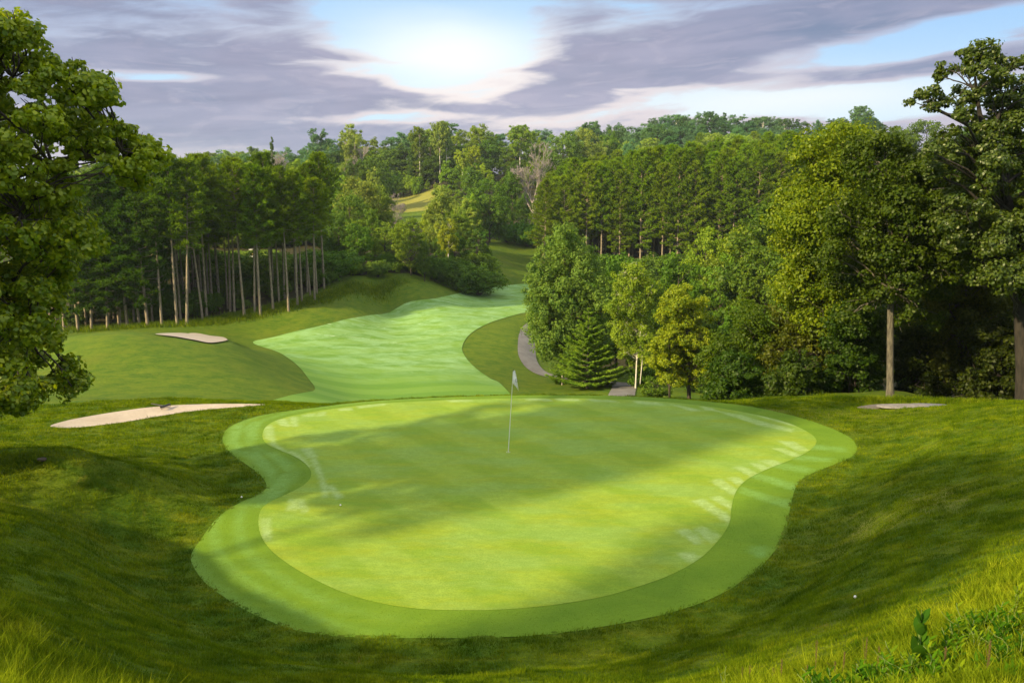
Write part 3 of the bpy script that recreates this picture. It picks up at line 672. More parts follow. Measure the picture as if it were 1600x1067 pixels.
def proto_dead(seed, hgt=14):
    rng = np.random.default_rng(seed); tb = []
    def grow(p, d, L, r, lev):
        n = 4; pts = [p]; dd = d.copy()
        for _ in range(n):
            dd = dd + rng.normal(size=3) * .10 + np.array([0, 0, .06]); dd /= np.linalg.norm(dd); pts.append(pts[-1] + dd * L / n)
        tb.append((np.array(pts), np.linspace(r, r * .45, n + 1)))
        if lev >= 5: return
        for _ in range(4 if lev else 8):
            i = rng.integers(2, n + 1) if lev else rng.integers(1, n + 1); q = dd + rdir(1, rng)[0] * .62; q[2] = abs(q[2]) * .8 + .2; q /= np.linalg.norm(q)
            grow(pts[i], q, L * rng.uniform(.45, .68), r * .5, lev + 1)
    grow(np.array([0, 0, -.3]), np.array([0, 0, 1.]), hgt * .45, .16, 0)
    tb2 = [(P, np.maximum(R, .02)) for P, R in tb]
    lim = [(P, R) for P, R in tb2 if R[0] > .05]; tw = [(P, R) for P, R in tb2 if R[0] <= .05]
    V1, F1 = tubes(tw, 3); V2, F2 = tubes(lim, 5)
    return (npmesh('dead_crown', V1, F1, 4), npmesh('dead_trunk', V2, F2, 4, True))

PR = {}
PR['round'] = [proto_round(11 + i, 15, 5.4, .05, 14000, .34, 46, 'round', lobes=.14) for i in range(3)]
PR['oval'] = [proto_round(21 + i, 17, 4.8, .04, 14000, .34, 46, 'oval', lobes=.16) for i in range(3)]
PR['vase'] = [proto_round(31 + i, 18, 4.8, .36, 10000, .36, 30, 'vase', lobes=.2, trunk_r=.2) for i in range(3)]
PR['column'] = [proto_round(41 + i, 19, 2.9, .12, 10000, .36, 34, 'column', crad=(.28, .45)) for i in range(3)]
PR['cone'] = [proto_round(51 + i, 13, 3.6, .08, 7500, .36, 34, 'cone') for i in range(2)]
PR['bush'] = [proto_round(61 + i, 5, 4.2, .0, 9000, .27, 34, 'round', crad=(.22, .36), trunk_r=.09) for i in range(3)]
PR['shrub'] = [proto_round(65 + i, 2.6, 2.0, .0, 2600, .2, 16, 'round', crad=(.25, .42), trunk_r=.05) for i in range(2)]
PR['pine'] = [proto_pine(71 + i, 20, 2.6 + .25 * (i % 3), (.50, .58, .54, .46, .60)[i], 66) for i in range(5)]
PR['lowpine'] = [proto_pine(81 + i, 20, 3.1, .10 + .05 * i, 92) for i in range(3)]
PR['bigpine'] = [proto_pine(91 + i, 20, 3.4, .14 + .07 * i, 84) for i in range(4)]
PR['dead'] = [proto_dead(5), proto_dead(6)]
PHT = {'round': 15, 'oval': 17, 'vase': 18, 'column': 19, 'cone': 13, 'bush': 5, 'shrub': 2.6, 'pine': 20, 'lowpine': 20, 'bigpine': 20, 'dead': 13}
CM = {'pine': 'needle', 'lowpine': 'needle', 'bigpine': 'needle', 'dead': 'dead'}
TM = {'pine': 'pinebark', 'lowpine': 'pinebark', 'bigpine': 'pinebark', 'dead': 'dead', 'vase': 'birch'}
for k_, L in PR.items():
    for a, b in L:
        a.materials.append(M[CM.get(k_, 'leaf')]); b.materials.append(M[TM.get(k_, 'bark')])

def place(kind, X, Y, hgt, name, label, cat, color, group=None, wide=1.0, lean=0.0, i=None, sink=.1, extra_mat=None):
    L = PR[kind]; c, t = L[random.randrange(len(L)) if i is None else i % len(L)]
    s = hgt / PHT[kind]; z = h1(X, Y) - sink
    o = empty(name, (X, Y, z), random.uniform(0, 6.28), (s * wide, s * wide, s)); o.rotation_euler.x = lean * random.uniform(-1, 1); o.rotation_euler.y = lean * random.uniform(-1, 1)
    tag(o, label, cat, group)
    if kind == 'dead':
        a = mk('trunk', t, None, o); b = mk('branches', c, None, o)
    else:
        a = mk('trunk', t, None, o); b = mk('crown', c, None, o)
        v = random.uniform(.8, 1.22); b.color = (color[0] * v * random.uniform(.88, 1.14), color[1] * v, color[2] * v * random.uniform(.8, 1.2), 1)
    return o
def place_px(kind, px, top, Y, **kw):
    """the crown's top shows at (px, top) and the tree stands at forward distance Y"""
    T = at(px, top, Y); z = h1(T[0], Y)
    return place(kind, T[0], Y, T[2] - z + .1, **kw)

GR = (.150, .245, .014); GD = (.080, .160, .011); GY_ = (.250, .335, .014); GP = (.210, .310, .045); G_HAZE = (.085, .200, .085); PN = (.108, .172, .009); PL = (.055, .112, .008)  # the bluish green has distance haze painted into the leaf colour
exec_later = []
M['darkbark'] = bark_mat('very dark bark', (.008, .007, .005), (.028, .023, .017))  # bark colour set much darker than the other barks
# ------------------------------------------------------------------ hero trees
def sample_clumps(poly, Y, depth, rpx, n, rng, hole=()):
    poly = np.array(poly, float); lo, hi = poly.min(0), poly.max(0); out = []; tries = 0; k = F / Y
    while len(out) < n and tries < n * 60:
        tries += 1
        p = lo + rng.random(2) * (hi - lo); r = rpx * rng.uniform(.65, 1.3)
        d = sdist([p[0]], [p[1]], poly)[0]
        if d > -r * .55: continue
        half = min(1, -d / (depth * k) + .25)
        y = Y + rng.uniform(-1, 1) * depth * math.sqrt(max(.05, half))
        q = at(p[0], p[1], y)
        if all(np.linalg.norm(q - c[:3]) > .42 * (r / k + c[3]) for c in out): out.append((*q, r / k))
    return np.array(out)

def clumps_at(L, Y, dy, rng):
    return np.array([(*at(a, b, Y + rng.uniform(-dy, dy)), r * Y / F) for a, b, r in L])

def hero(name, label, cat, clumps, trunk, radii, leafm, barkm, color, n, leaf, tmpl=LEAF6, seed=1, sub=9, group=None, limb_r=.05, droop=0, up=.35, subr=.42, flat=.8, forks=(), steep=.6, zlow=1.2):
    rng = np.random.default_rng(seed); trunk = np.array(trunk, float); base = trunk[0].copy()
    base[2] = h1(base[0], base[1]); trunk[0, 2] = base[2] - .3
    tt = np.linspace(0, 1, 14); u = np.linspace(0, 1, len(trunk))
    TP = np.stack([np.interp(tt, u, trunk[:, q]) for q in range(3)], 1); TP[1:-1] = TP[1:-1] * .5 + .25 * (TP[:-2] + TP[2:]); TR = np.interp(tt, u, radii)
    TR[0] *= 1.35
    P = [(TP - base, TR)]
    for fp, fr in forks:
        fp = np.array(fp, float); s = np.linspace(0, 1, 8); uu = np.linspace(0, 1, len(fp))
        P.append((np.stack([np.interp(s, uu, fp[:, q]) for q in range(3)], 1) - base, np.interp(s, uu, fr)))
    nodes = np.concatenate([p for p, r in P]); nr = np.concatenate([r for p, r in P])
    for c in clumps:
        q = c[:3] - base; hd = np.hypot(nodes[:, 0] - q[0], nodes[:, 1] - q[1])
        cost = np.abs(nodes[:, 2] - (q[2] - hd * steep)) + hd * .5 + (nodes[:, 2] < zlow) * 8
        i = int(np.argmin(cost))
        L = limb(nodes[i], q, min(nr[i] * .55, limb_r * 1.5), .015, rng, 8); P.append(L)
        for _ in range(3):
            j = rng.integers(3, 8); P.append(limb(L[0][j], q + rdir(1, rng)[0] * c[3] * .9, L[1][j] * .6, .006, rng, 4))
    V, T = tubes(P, 8)
    cl = clumps.copy(); cl[:, :3] -= base
    LV, LF = foliage(cl, n, leaf, tmpl, sub=sub, rng=rng, subr=subr, droop=droop, up=up, flat=flat)
    o = empty(name, base); tag(o, label, cat, group)
    mk('trunk', npmesh('trunk', V, T, 4, True), barkm, o)
    c = mk('crown', npmesh('crown', LV, LF, len(tmpl)), leafm, o); c.color = (*color, 1)
    return o

rg = np.random.default_rng(3)
OY = 15.5
poly = [(-330, -120), (-60, -40), (0, 18), (34, 26), (44, 70), (98, 84), (118, 120), (165, 116), (172, 150), (186, 178), (212, 205), (252, 218), (248, 250), (232, 275), (238, 300), (205, 305), (170, 270),
        (135, 262), (122, 300), (108, 340), (160, 365), (162, 395), (118, 415), (90, 440), (84, 480), (92, 530), (108, 560), (134, 590), (124, 618), (90, 606), (64, 585), (56, 600), (60, 640), (24, 645), (-10, 675), (-330, 690)]
cl = np.vstack([sample_clumps(poly, OY, 2.6, 33, 330, rg), clumps_at([(a, b, rg.uniform(20, 29)) for a, b in ((150, 180), (175, 200), (200, 222), (224, 232), (236, 248), (212, 256), (190, 212), (165, 238), (192, 268), (212, 284), (140, 215), (120, 190),
    (148, 152), (158, 136), (100, 112), (72, 102), (42, 62), (24, 44), (98, 330), (128, 372), (142, 384), (118, 400), (92, 350), (100, 420), (108, 572), (118, 590), (112, 604), (92, 594), (48, 612), (30, 634), (60, 560), (80, 540), (110, 150), (85, 480), (70, 440), (110, 250), (90, 290))], OY, 1.0, rg)])
t = [at(-170, 900, OY + .5), at(-165, 520, OY + .4), at(-150, 330, OY), at(-130, 150, OY), at(-120, 0, OY)]
fk = [([at(-160, 480, OY), at(-60, 400, OY - .5), at(30, 330, OY - 1)], [.13, .09, .03]), ([at(-155, 400, OY), at(-40, 300, OY + .3), at(60, 260, OY), at(190, 235, OY)], [.14, .10, .07, .03]),
      ([at(-150, 330, OY), at(-60, 200, OY), at(20, 120, OY)], [.13, .09, .03]), ([at(-162, 560, OY), at(-60, 520, OY), at(40, 520, OY)], [.11, .07, .03])]
hero('oak_tree', 'large oak with yellow green leaves and rust tips hanging over the sand bunker', 'oak tree', cl, t, [.32, .27, .22, .15, .05], M['oak'], M['bark'], (.185, .272, .008), 260000, .092, LEAF6, 31, sub=13, forks=fk, subr=.36, up=.3, limb_r=.05)

# right wood, nearest trees; dark leaf colours stand in for its shade
def P_(a, b, y): return at(a, b, y)
cl = clumps_at([(1345, 440, 26), (1365, 468, 26), (1400, 452, 28), (1425, 478, 26), (1448, 500, 24), (1330, 490, 24), (1392, 420, 28), (1372, 400, 28), (1410, 500, 18)], 33, 1.5, rg)
cl = np.vstack([cl, sample_clumps([(1325, 215), (1365, 196), (1410, 205), (1440, 228), (1500, 250), (1528, 300), (1530, 380), (1515, 440), (1480, 470), (1430, 478), (1380, 460), (1330, 480), (1290, 470), (1280, 380), (1300, 300)], 33, 3.2, 30, 85, rg)])
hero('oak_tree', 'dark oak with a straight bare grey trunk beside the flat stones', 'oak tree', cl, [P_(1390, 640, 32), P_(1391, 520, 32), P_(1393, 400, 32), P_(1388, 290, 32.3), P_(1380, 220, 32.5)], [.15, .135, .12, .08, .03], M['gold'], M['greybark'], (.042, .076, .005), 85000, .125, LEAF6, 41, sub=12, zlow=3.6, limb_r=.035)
cl = sample_clumps([(1205, 400), (1196, 360), (1203, 320), (1222, 285), (1232, 250), (1262, 225), (1290, 200), (1330, 188), (1362, 200), (1370, 240), (1380, 330), (1370, 420), (1350, 500), (1300, 540), (1240, 520), (1215, 470)], 40, 4, 36, 90, rg)
hero('oak_tree', 'broad oak with golden lit left side rising above the maples', 'oak tree', cl, [P_(1278, 650, 40), P_(1276, 540, 40), P_(1284, 430, 40), P_(1300, 320, 40), P_(1310, 230, 40)], [.2, .17, .14, .09, .03], M['gold'], M['bark'], (.120, .180, .008), 90000, .145, LEAF6, 42, sub=12, zlow=3.4)
BY = 29.0
cb = [(1535, 80, 15), (1560, 86, 13), (1510, 84, 11), (1577, 100, 11), (1480, 109, 12), (1466, 120, 9), (1507, 112, 13), (1541, 112, 15), (1571, 122, 13), (1440, 151, 11), (1422, 161, 7), (1456, 147, 12), (1480, 160, 11),
      (1496, 140, 8), (1522, 150, 16), (1546, 162, 18), (1575, 156, 14), (1592, 136, 14), (1500, 180, 10), (1526, 190, 18), (1560, 192, 22), (1592, 190, 20), (1606, 168, 20), (1492, 203, 9), (1472, 216, 11),
      (1511, 226, 14), (1452, 236, 12), (1546, 232, 24), (1590, 240, 26), (1535, 135, 16), (1556, 136, 16), (1508, 168, 13), (1540, 205, 20), (1575, 215, 22), (1520, 250, 20), (1560, 262, 24), (1500, 232, 16), (1462, 165, 10), (1448, 165, 8), (1590, 160, 18), (1556, 100, 13), (1520, 96, 12), (1482, 246, 18), (1600, 100, 12), (1640, 130, 24), (1660, 200, 30), (1620, 230, 24)]
cb = np.array([(*at(a, b, BY + rg.uniform(-1.6, 1.6)), r * BY / F * 1.2) for a, b, r in cb])
c2 = sample_clumps([(1440, 250), (1480, 235), (1640, 225), (1700, 260), (1700, 480), (1620, 500), (1560, 470), (1500, 430), (1450, 330)], BY, 2.6, 30, 50, rg)
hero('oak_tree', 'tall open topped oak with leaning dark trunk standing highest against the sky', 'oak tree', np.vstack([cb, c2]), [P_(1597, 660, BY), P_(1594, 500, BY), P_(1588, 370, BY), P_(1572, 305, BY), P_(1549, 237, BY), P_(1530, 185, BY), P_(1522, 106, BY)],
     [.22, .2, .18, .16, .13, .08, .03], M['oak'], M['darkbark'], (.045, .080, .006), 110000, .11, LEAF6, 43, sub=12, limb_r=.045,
     forks=[([P_(1536, 205, BY), P_(1508, 194, BY), P_(1470, 175, BY), P_(1428, 160, BY)], [.08, .055, .035, .012]), ([P_(1545, 232, BY), P_(1560, 180, BY), P_(1585, 140, BY)], [.09, .05, .02])])
cl = sample_clumps([(1440, 300), (1500, 270), (1580, 300), (1600, 400), (1590, 520), (1540, 600), (1470, 600), (1430, 500), (1425, 380)], 38, 3.5, 34, 60, rg)
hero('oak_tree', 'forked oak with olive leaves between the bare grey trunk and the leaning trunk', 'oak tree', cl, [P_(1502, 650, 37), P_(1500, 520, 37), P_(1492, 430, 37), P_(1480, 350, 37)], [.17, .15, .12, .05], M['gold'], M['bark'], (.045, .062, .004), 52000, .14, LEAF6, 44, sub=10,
     forks=[([P_(1500, 510, 37), P_(1512, 440, 37), P_(1530, 360, 37)], [.1, .08, .03])])
# saplings and shrubs that fill the dark wood
US = [  # poly px, Y, color darkened to carry the wood's shade, label
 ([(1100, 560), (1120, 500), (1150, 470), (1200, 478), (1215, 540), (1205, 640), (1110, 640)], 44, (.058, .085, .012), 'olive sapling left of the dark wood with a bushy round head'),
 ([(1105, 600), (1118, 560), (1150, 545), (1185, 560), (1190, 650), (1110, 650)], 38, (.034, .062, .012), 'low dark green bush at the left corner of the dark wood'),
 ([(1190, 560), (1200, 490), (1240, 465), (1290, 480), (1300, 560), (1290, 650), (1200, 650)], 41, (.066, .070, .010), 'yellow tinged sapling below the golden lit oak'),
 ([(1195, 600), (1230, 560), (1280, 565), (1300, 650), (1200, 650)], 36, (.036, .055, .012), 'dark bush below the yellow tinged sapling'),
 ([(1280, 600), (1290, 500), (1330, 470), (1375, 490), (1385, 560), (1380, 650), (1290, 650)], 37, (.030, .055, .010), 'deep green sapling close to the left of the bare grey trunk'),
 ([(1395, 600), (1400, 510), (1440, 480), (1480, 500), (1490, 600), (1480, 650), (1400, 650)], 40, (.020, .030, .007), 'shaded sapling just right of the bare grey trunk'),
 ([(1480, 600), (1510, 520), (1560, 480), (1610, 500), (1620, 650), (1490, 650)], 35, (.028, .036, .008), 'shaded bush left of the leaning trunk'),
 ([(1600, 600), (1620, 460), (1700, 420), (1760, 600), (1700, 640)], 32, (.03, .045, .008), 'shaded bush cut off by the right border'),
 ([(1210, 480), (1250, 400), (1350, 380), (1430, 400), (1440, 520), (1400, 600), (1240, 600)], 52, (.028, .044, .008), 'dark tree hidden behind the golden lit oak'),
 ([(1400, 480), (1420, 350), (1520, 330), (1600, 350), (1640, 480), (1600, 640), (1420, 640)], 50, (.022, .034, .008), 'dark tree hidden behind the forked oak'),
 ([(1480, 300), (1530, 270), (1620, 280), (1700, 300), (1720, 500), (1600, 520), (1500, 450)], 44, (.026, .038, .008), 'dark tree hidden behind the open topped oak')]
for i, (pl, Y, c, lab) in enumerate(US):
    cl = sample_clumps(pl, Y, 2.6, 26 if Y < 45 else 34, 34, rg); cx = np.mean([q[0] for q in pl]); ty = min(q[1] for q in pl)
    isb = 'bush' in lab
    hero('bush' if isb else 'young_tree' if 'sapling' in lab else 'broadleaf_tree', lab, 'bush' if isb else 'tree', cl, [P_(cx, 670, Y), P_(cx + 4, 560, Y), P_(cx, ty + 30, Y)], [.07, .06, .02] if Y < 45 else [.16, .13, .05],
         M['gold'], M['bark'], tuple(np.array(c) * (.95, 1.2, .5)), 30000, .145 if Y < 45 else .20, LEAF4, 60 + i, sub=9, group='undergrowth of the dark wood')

# clump behind the green
cl = sample_clumps([(822, 500), (826, 450), (838, 400), (858, 362), (890, 350), (925, 362), (948, 400), (958, 460), (955, 560), (920, 592), (870, 580), (850, 562), (832, 545)], 82, 4.2, 20, 120, rg)
hero('willow_tree', 'big grey green willow beside the curve of the cart path', 'willow tree', cl, [P_(893, 592, 82), P_(892, 500, 82), P_(890, 420, 82)], [.4, .3, .1], M['leaf'], M['bark'], (.130, .225, .035), 120000, .20, LEAF4, 71, sub=12, droop=.9, subr=.36, flat=.9)
cl = sample_clumps([(950, 470), (960, 425), (985, 396), (1010, 410), (1026, 450), (1024, 520), (1010, 575), (975, 580), (955, 540)], 74, 2.4, 13, 60, rg)
hero('birch_tree', 'slender birch with white stems between the willow and the golden tree', 'birch tree', cl, [P_(993, 600, 74), P_(996, 540, 74), P_(990, 480, 74), P_(984, 430, 74)], [.07, .065, .055, .03], M['leaf'], M['birch'], (.180, .270, .016), 34000, .17, LEAF4, 72, sub=9, droop=1.2,
     forks=[([P_(996, 560, 74), P_(1003, 500, 73), P_(1010, 470, 73)], [.05, .04, .02]), ([P_(1000, 600, 74.3), P_(1004, 560, 74), P_(1000, 480, 74)], [.05, .045, .02])])
cl = sample_clumps([(1012, 590), (1014, 530), (1025, 485), (1040, 455), (1070, 438), (1090, 460), (1108, 500), (1118, 545), (1112, 600), (1060, 608)], 58, 2.2, 15, 75, rg)
hero('ash_tree', 'small upright tree with golden tipped leaves standing alone by the path', 'tree', cl, [P_(1078, 630, 58), P_(1076, 560, 58), P_(1070, 460, 58)], [.17, .13, .04], M['gold'], M['bark'], (.185, .250, .013), 60000, .14, LEAF4, 73, sub=9,
     forks=[([P_(1046, 622, 58.5), P_(1046, 560, 58), P_(1046, 500, 58)], [.09, .07, .03])])
for i, (px, top, Y, hh, lab) in enumerate(((920, 478, 76, 8, 'spreading young spruce in front of the willow'), (1168, 452, 54, 8, 'narrow dark spruce tip poking up between the golden tree and the oaks'))):
    T = at(px, top, Y); z = h1(T[0], Y); c, t = proto_spruce(8 + i, hh, 3.5 if i == 0 else 1.7, 15); c.materials.append(M['needle']); t.materials.append(M['greybark' if i == 0 else 'bark'])
    o = empty('spruce_tree', (T[0], Y, z - .1), .4, (T[2] - z) / hh); tag(o, lab, 'spruce tree'); mk('trunk', t, None, o); q = mk('crown', c, None, o); q.color = (.19, .30, .035, 1) if i == 0 else (.11, .17, .015, 1)

def T(kind, px, top, Y, lab, col=GR, name=None, cat='tree', wide=1.0, group=None, i=None, lean=0):
    return place_px(kind, px, top, Y, name=name or 'broadleaf_tree', label=lab, cat=cat, color=col, group=group, wide=wide, i=i, lean=lean)
T('round', 965, 388, 92, 'dark rounded tree showing over the right shoulder of the willow', GD, wide=.8)
T('round', 1000, 415, 90, 'leafy tree directly behind the birch', GR, wide=.7)
T('oval', 1028, 470, 84, 'dark tree in the gap right of the birch', GD, wide=.6)
G = 'maples between the willow and the oaks'
T('round', 1062, 388, 100, 'leftmost maple of the group, dark green and round', (.095, .190, .010), 'maple_tree', 'maple tree', .8, G)
T('round', 1105, 346, 114, 'tallest round maple with a pale sunlit crown', (.170, .275, .016), 'maple_tree', 'maple tree', .75, G)
T('round', 1128, 392, 98, 'middle maple in front of the tallest one', (.095, .190, .010), 'maple_tree', 'maple tree', .8, G)
T('round', 1165, 345, 106, 'maple with yellow lit top nearest the golden oak', (.185, .270, .016), 'maple_tree', 'maple tree', .9, G)
T('round', 1200, 380, 92, 'maple half hidden by the golden lit oak', (.12, .20, .012), 'maple_tree', 'maple tree', .8, G)
T('oval', 1095, 450, 84, 'dark tree low between the maples and the golden tree', GD, wide=.8)
T('oval', 1150, 470, 78, 'dark green tree behind the narrow spruce tip', GD, wide=.8)
T('oval', 1245, 420, 75, 'dark tree behind the yellow tinged sapling', GD, wide=.9)
for i, (px, Y) in enumerate(((872, 80), (902, 79), (948, 78), (1000, 76), (1018, 80), (1040, 84), (1060, 80), (1085, 74), (1028, 66), (1100, 56), (1140, 50), (1190, 47), (1255, 44), (1330, 42), (1440, 41), (1540, 38))):
    q = at(px, 600, Y); place('shrub', q[0], Y, 1.4 if i < 3 or i == 9 else 2.2, 'shrub', ('low shrub in the shade under the willow' if i < 3 else 'low shrub in the shade under the birch' if i < 9 else 'low shrub filling the foot of the dark wood'), 'shrub', GD, 'shrubs at the foot of the trees')

# left pine stand -------------------------------------------------
front = [(100, 516, 100), (122, 514, 100), (143, 514, 100), (168, 513, 100.5), (187, 508, 102), (199, 509, 101.5), (218, 508, 102), (231, 512, 100.8), (253, 511, 101), (277, 510, 101.6), (292, 510, 101.4), (317, 501, 105),
         (332, 488, 111), (344, 486, 113), (360, 489, 110.5), (382, 495, 107), (398, 493, 108), (407, 495, 107), (427, 489, 109.5), (451, 487, 109), (465, 480, 112), (472, 476, 114), (485, 469, 118), (492, 475, 115)]
def lt(px): return np.interp(px, [60, 150, 250, 350, 430, 500, 530], [262, 254, 244, 252, 262, 274, 280])
ORD = ['first', 'second', 'third', 'fourth', 'fifth', 'sixth', 'seventh', 'eighth', 'ninth', 'tenth', 'eleventh', 'twelfth']
GP_ = 'pines of the left stand'
for i, (px, py, Y) in enumerate(front):
    q = at(px, py, Y); kind = 'lowpine' if px < 240 else 'pine'
    h = at(px, lt(px) + random.uniform(-5, 14), Y)[2] - h1(q[0], Y)
    n = len(front) - i
    lab = ('front row pine of the left stand, %s trunk from the fairway end' % ORD[n - 1]) if n <= 12 else ('front row pine of the left stand, %s trunk from the big oak' % ORD[i])
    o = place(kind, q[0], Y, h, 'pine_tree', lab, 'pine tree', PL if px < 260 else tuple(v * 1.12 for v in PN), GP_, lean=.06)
for r in range(1, 13):
    for c in range(26):
        X = -66 + c * 2.9 + random.uniform(-.9, .9) + (r % 2) * 1.3; Y = np.interp(X, [-60, -45, -36, -28], [101, 103, 108, 117]) + r * 3.4 + random.uniform(-1, 1)
        px = 800 + F * X / Y
        if px < 60 or px > 506: continue
        if px > 330 and (r > 4 or random.random() < .25): continue
        h = 19.5 + random.uniform(-2.6, 2.2) + (0.0 if px < 330 else -.3)
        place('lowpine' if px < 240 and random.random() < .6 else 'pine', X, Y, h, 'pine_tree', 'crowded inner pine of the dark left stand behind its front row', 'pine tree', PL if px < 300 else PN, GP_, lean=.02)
for i in range(46):
    px = random.uniform(95, 505); Yb = np.interp(px, [95, 300, 400, 500], [104, 106, 112, 121]) + random.uniform(1, 16); q = at(px, 480, Yb)
    place('shrub' if i % 3 else 'bush', q[0], Yb, random.uniform(1.6, 3.6), 'shrub', 'dark undergrowth shrub among the trunks of the left pines', 'shrub', GD, 'shrubs under the left pines', wide=1.1)
for px, top, Y in ((100, 380, 150), (150, 390, 152), (200, 380, 150), (250, 370, 152), (300, 385, 150), (335, 408, 142), (372, 414, 140), (408, 412, 140), (440, 405, 142), (470, 398, 140), (495, 390, 138)):
    T('bush', px, top, Y, 'dark bushy thicket behind the left pine trunks', GD, 'bush', 'bush', 1.6, 'thicket behind the left pines')
# trees beyond the lit strip behind the pines
for px, top, Y in ((330, 300, 195), (365, 310, 190), (400, 305, 196), (435, 312, 188), (470, 300, 180), (300, 290, 185)):
    T('round', px, top, Y, 'deep green tree seen only between the left pine trunks', GD, None, 'tree', 1.1, 'trees behind the left pines')

# middle mass --------------------------------------------------------
mid = [('oval', 528, 330, 140, 'dark tree at the fairway end of the left pines', GD, 1.0), ('round', 558, 345, 139, 'dark rounded tree second along the fairway', GD, 1.0),
 ('bush', 590, 405, 137, 'pale willow shrub spreading low at the fairway edge', GP, 1.0), ('round', 600, 345, 145, 'green tree behind the pale willow shrub', GR, 1.0),
 ('round', 640, 336, 141, 'broad tree with a sunlit top above the fairway bend', (.175, .27, .016), .95), ('oval', 662, 372, 139, 'dark tree on the right flank of the broad sunlit tree', GD, .7),
 ('vase', 700, 335, 150, 'thin birch like tree with pale stems above the bushes', GY_, .8), ('oval', 690, 282, 168, 'feathery pale tree rising left of the round dark tree', GP, .9),
 ('round', 672, 326, 175, 'yellow green tree just under the hillside clearing', GY_, .8), ('bush', 700, 402, 146, 'rounded dark bush at the foot of the thin pale stems', GD, .8), ('bush', 738, 392, 152, 'rightmost dark bush where the wood meets the fairway', GD, .8),
 ('bush', 672, 412, 143, 'small dark bush under the broad sunlit tree', GD, .7), ('bush', 620, 418, 142, 'small dark bush right of the pale willow shrub', GD, .7),
 ('round', 765, 276, 205, 'large round dark green tree below the birches', (.085, .175, .010), 1.1), ('oval', 800, 262, 218, 'dark green tree tucked left of the bare grey tree', GD, .9), ('round', 735, 300, 200, 'bright green tree left of the large round tree', (.16, .30, .014), .7),
 ('oval', 722, 320, 185, 'slim pale tree in front of the large round tree', GP, .6), ('round', 520, 268, 185, 'green tree whose crown tops the end of the pines', GR, 1.0), ('round', 555, 270, 178, 'light green tree right of the pine tops', GP, 1.0), ('round', 590, 286, 188, 'rounded tree with layered crown below the clearing', GR, .9),
 ('round', 545, 300, 160, 'dark crowned tree in the middle of the wood', GD, .9), ('oval', 580, 318, 158, 'mid green tree above the pale willow shrub', GR, .8), ('round', 625, 342, 165, 'small round tree below the purple grey bush', GR, .7), ('dead', 610, 308, 205, 'purple grey leafless bush beside the clearing', GD, 1.2),
 ('round', 495, 255, 215, 'yellow green tree behind the last pine tops', GY_, 1.0), ('round', 470, 246, 240, 'green tree left of the yellow green one behind the pines', GR, 1.0), ('dead', 432, 236, 235, 'purple grey bare crown rising behind the pine tops', GD, 1.3),
 ('oval', 820, 300, 230, 'dark tree directly below the bare grey tree', GD, .7), ('dead', 836, 234, 214, 'tall bare grey tree at the corner of the right pines', GD, 1.0), ('cone', 584, 252, 240, 'narrow pale green conifer left of the clearing', GP, .6)]
for kd, px, top, Y, lab, col, w in mid:
    T(kd, px, top, Y, lab, col, 'bush' if kd == 'bush' else 'bare_tree' if kd == 'dead' else 'conifer' if kd == 'cone' else None, 'bush' if kd == 'bush' else 'tree', w)
for i, px in enumerate((742, 758, 775, 792, 808, 824, 838)):
    T('bush', px, 346 + 3 * (i % 2), 214 - i, 'bright green rounded bush, %s from the left above the grassy gap' % ORD[i], (.10, .26, .014), 'bush', 'bush', .9, 'bushes above the grassy gap')

# right pine stand ---------------------------------------------------
G = 'pines of the right stand'
n = 0
for r in range(15):
    for c in range(26):
        Y = 172 + r * 4.6 + random.uniform(-1.3, 1.3) + max(0, 12 - c) * .55; X = 7.4 + c * 4.15 + random.uniform(-1.1, 1.1) + (r % 2) * 2 + r * .35
        px = 800 + F * X / Y
        if px > 1330 or px < 842 or (px > 1240 and Y < 190): continue
        z = h1(X, Y); want = at(px, np.interp(px, [845, 900, 960, 1050, 1150, 1230, 1330], [262, 250, 240, 226, 212, 204, 215]) + 8, Y)[2]
        h = min(26, max(18, want - z)) * random.uniform(.88, 1.07) if r < 9 else 20 * random.uniform(.95, 1.05)
        if z + h < at(px, 300, Y)[2]: continue
        if r > 10: continue
        lab = 'front row pine of the right stand with a thin upright trunk' if r == 0 else 'olive green pine packed in the middle of the right stand'
        place('bigpine', X, Y, h, 'pine_tree', lab, 'pine tree', tuple(v * 1.22 for v in PN), G + (' front row' if r == 0 else ''), wide=1.05, lean=.015); n += 1
print('right pines', n)

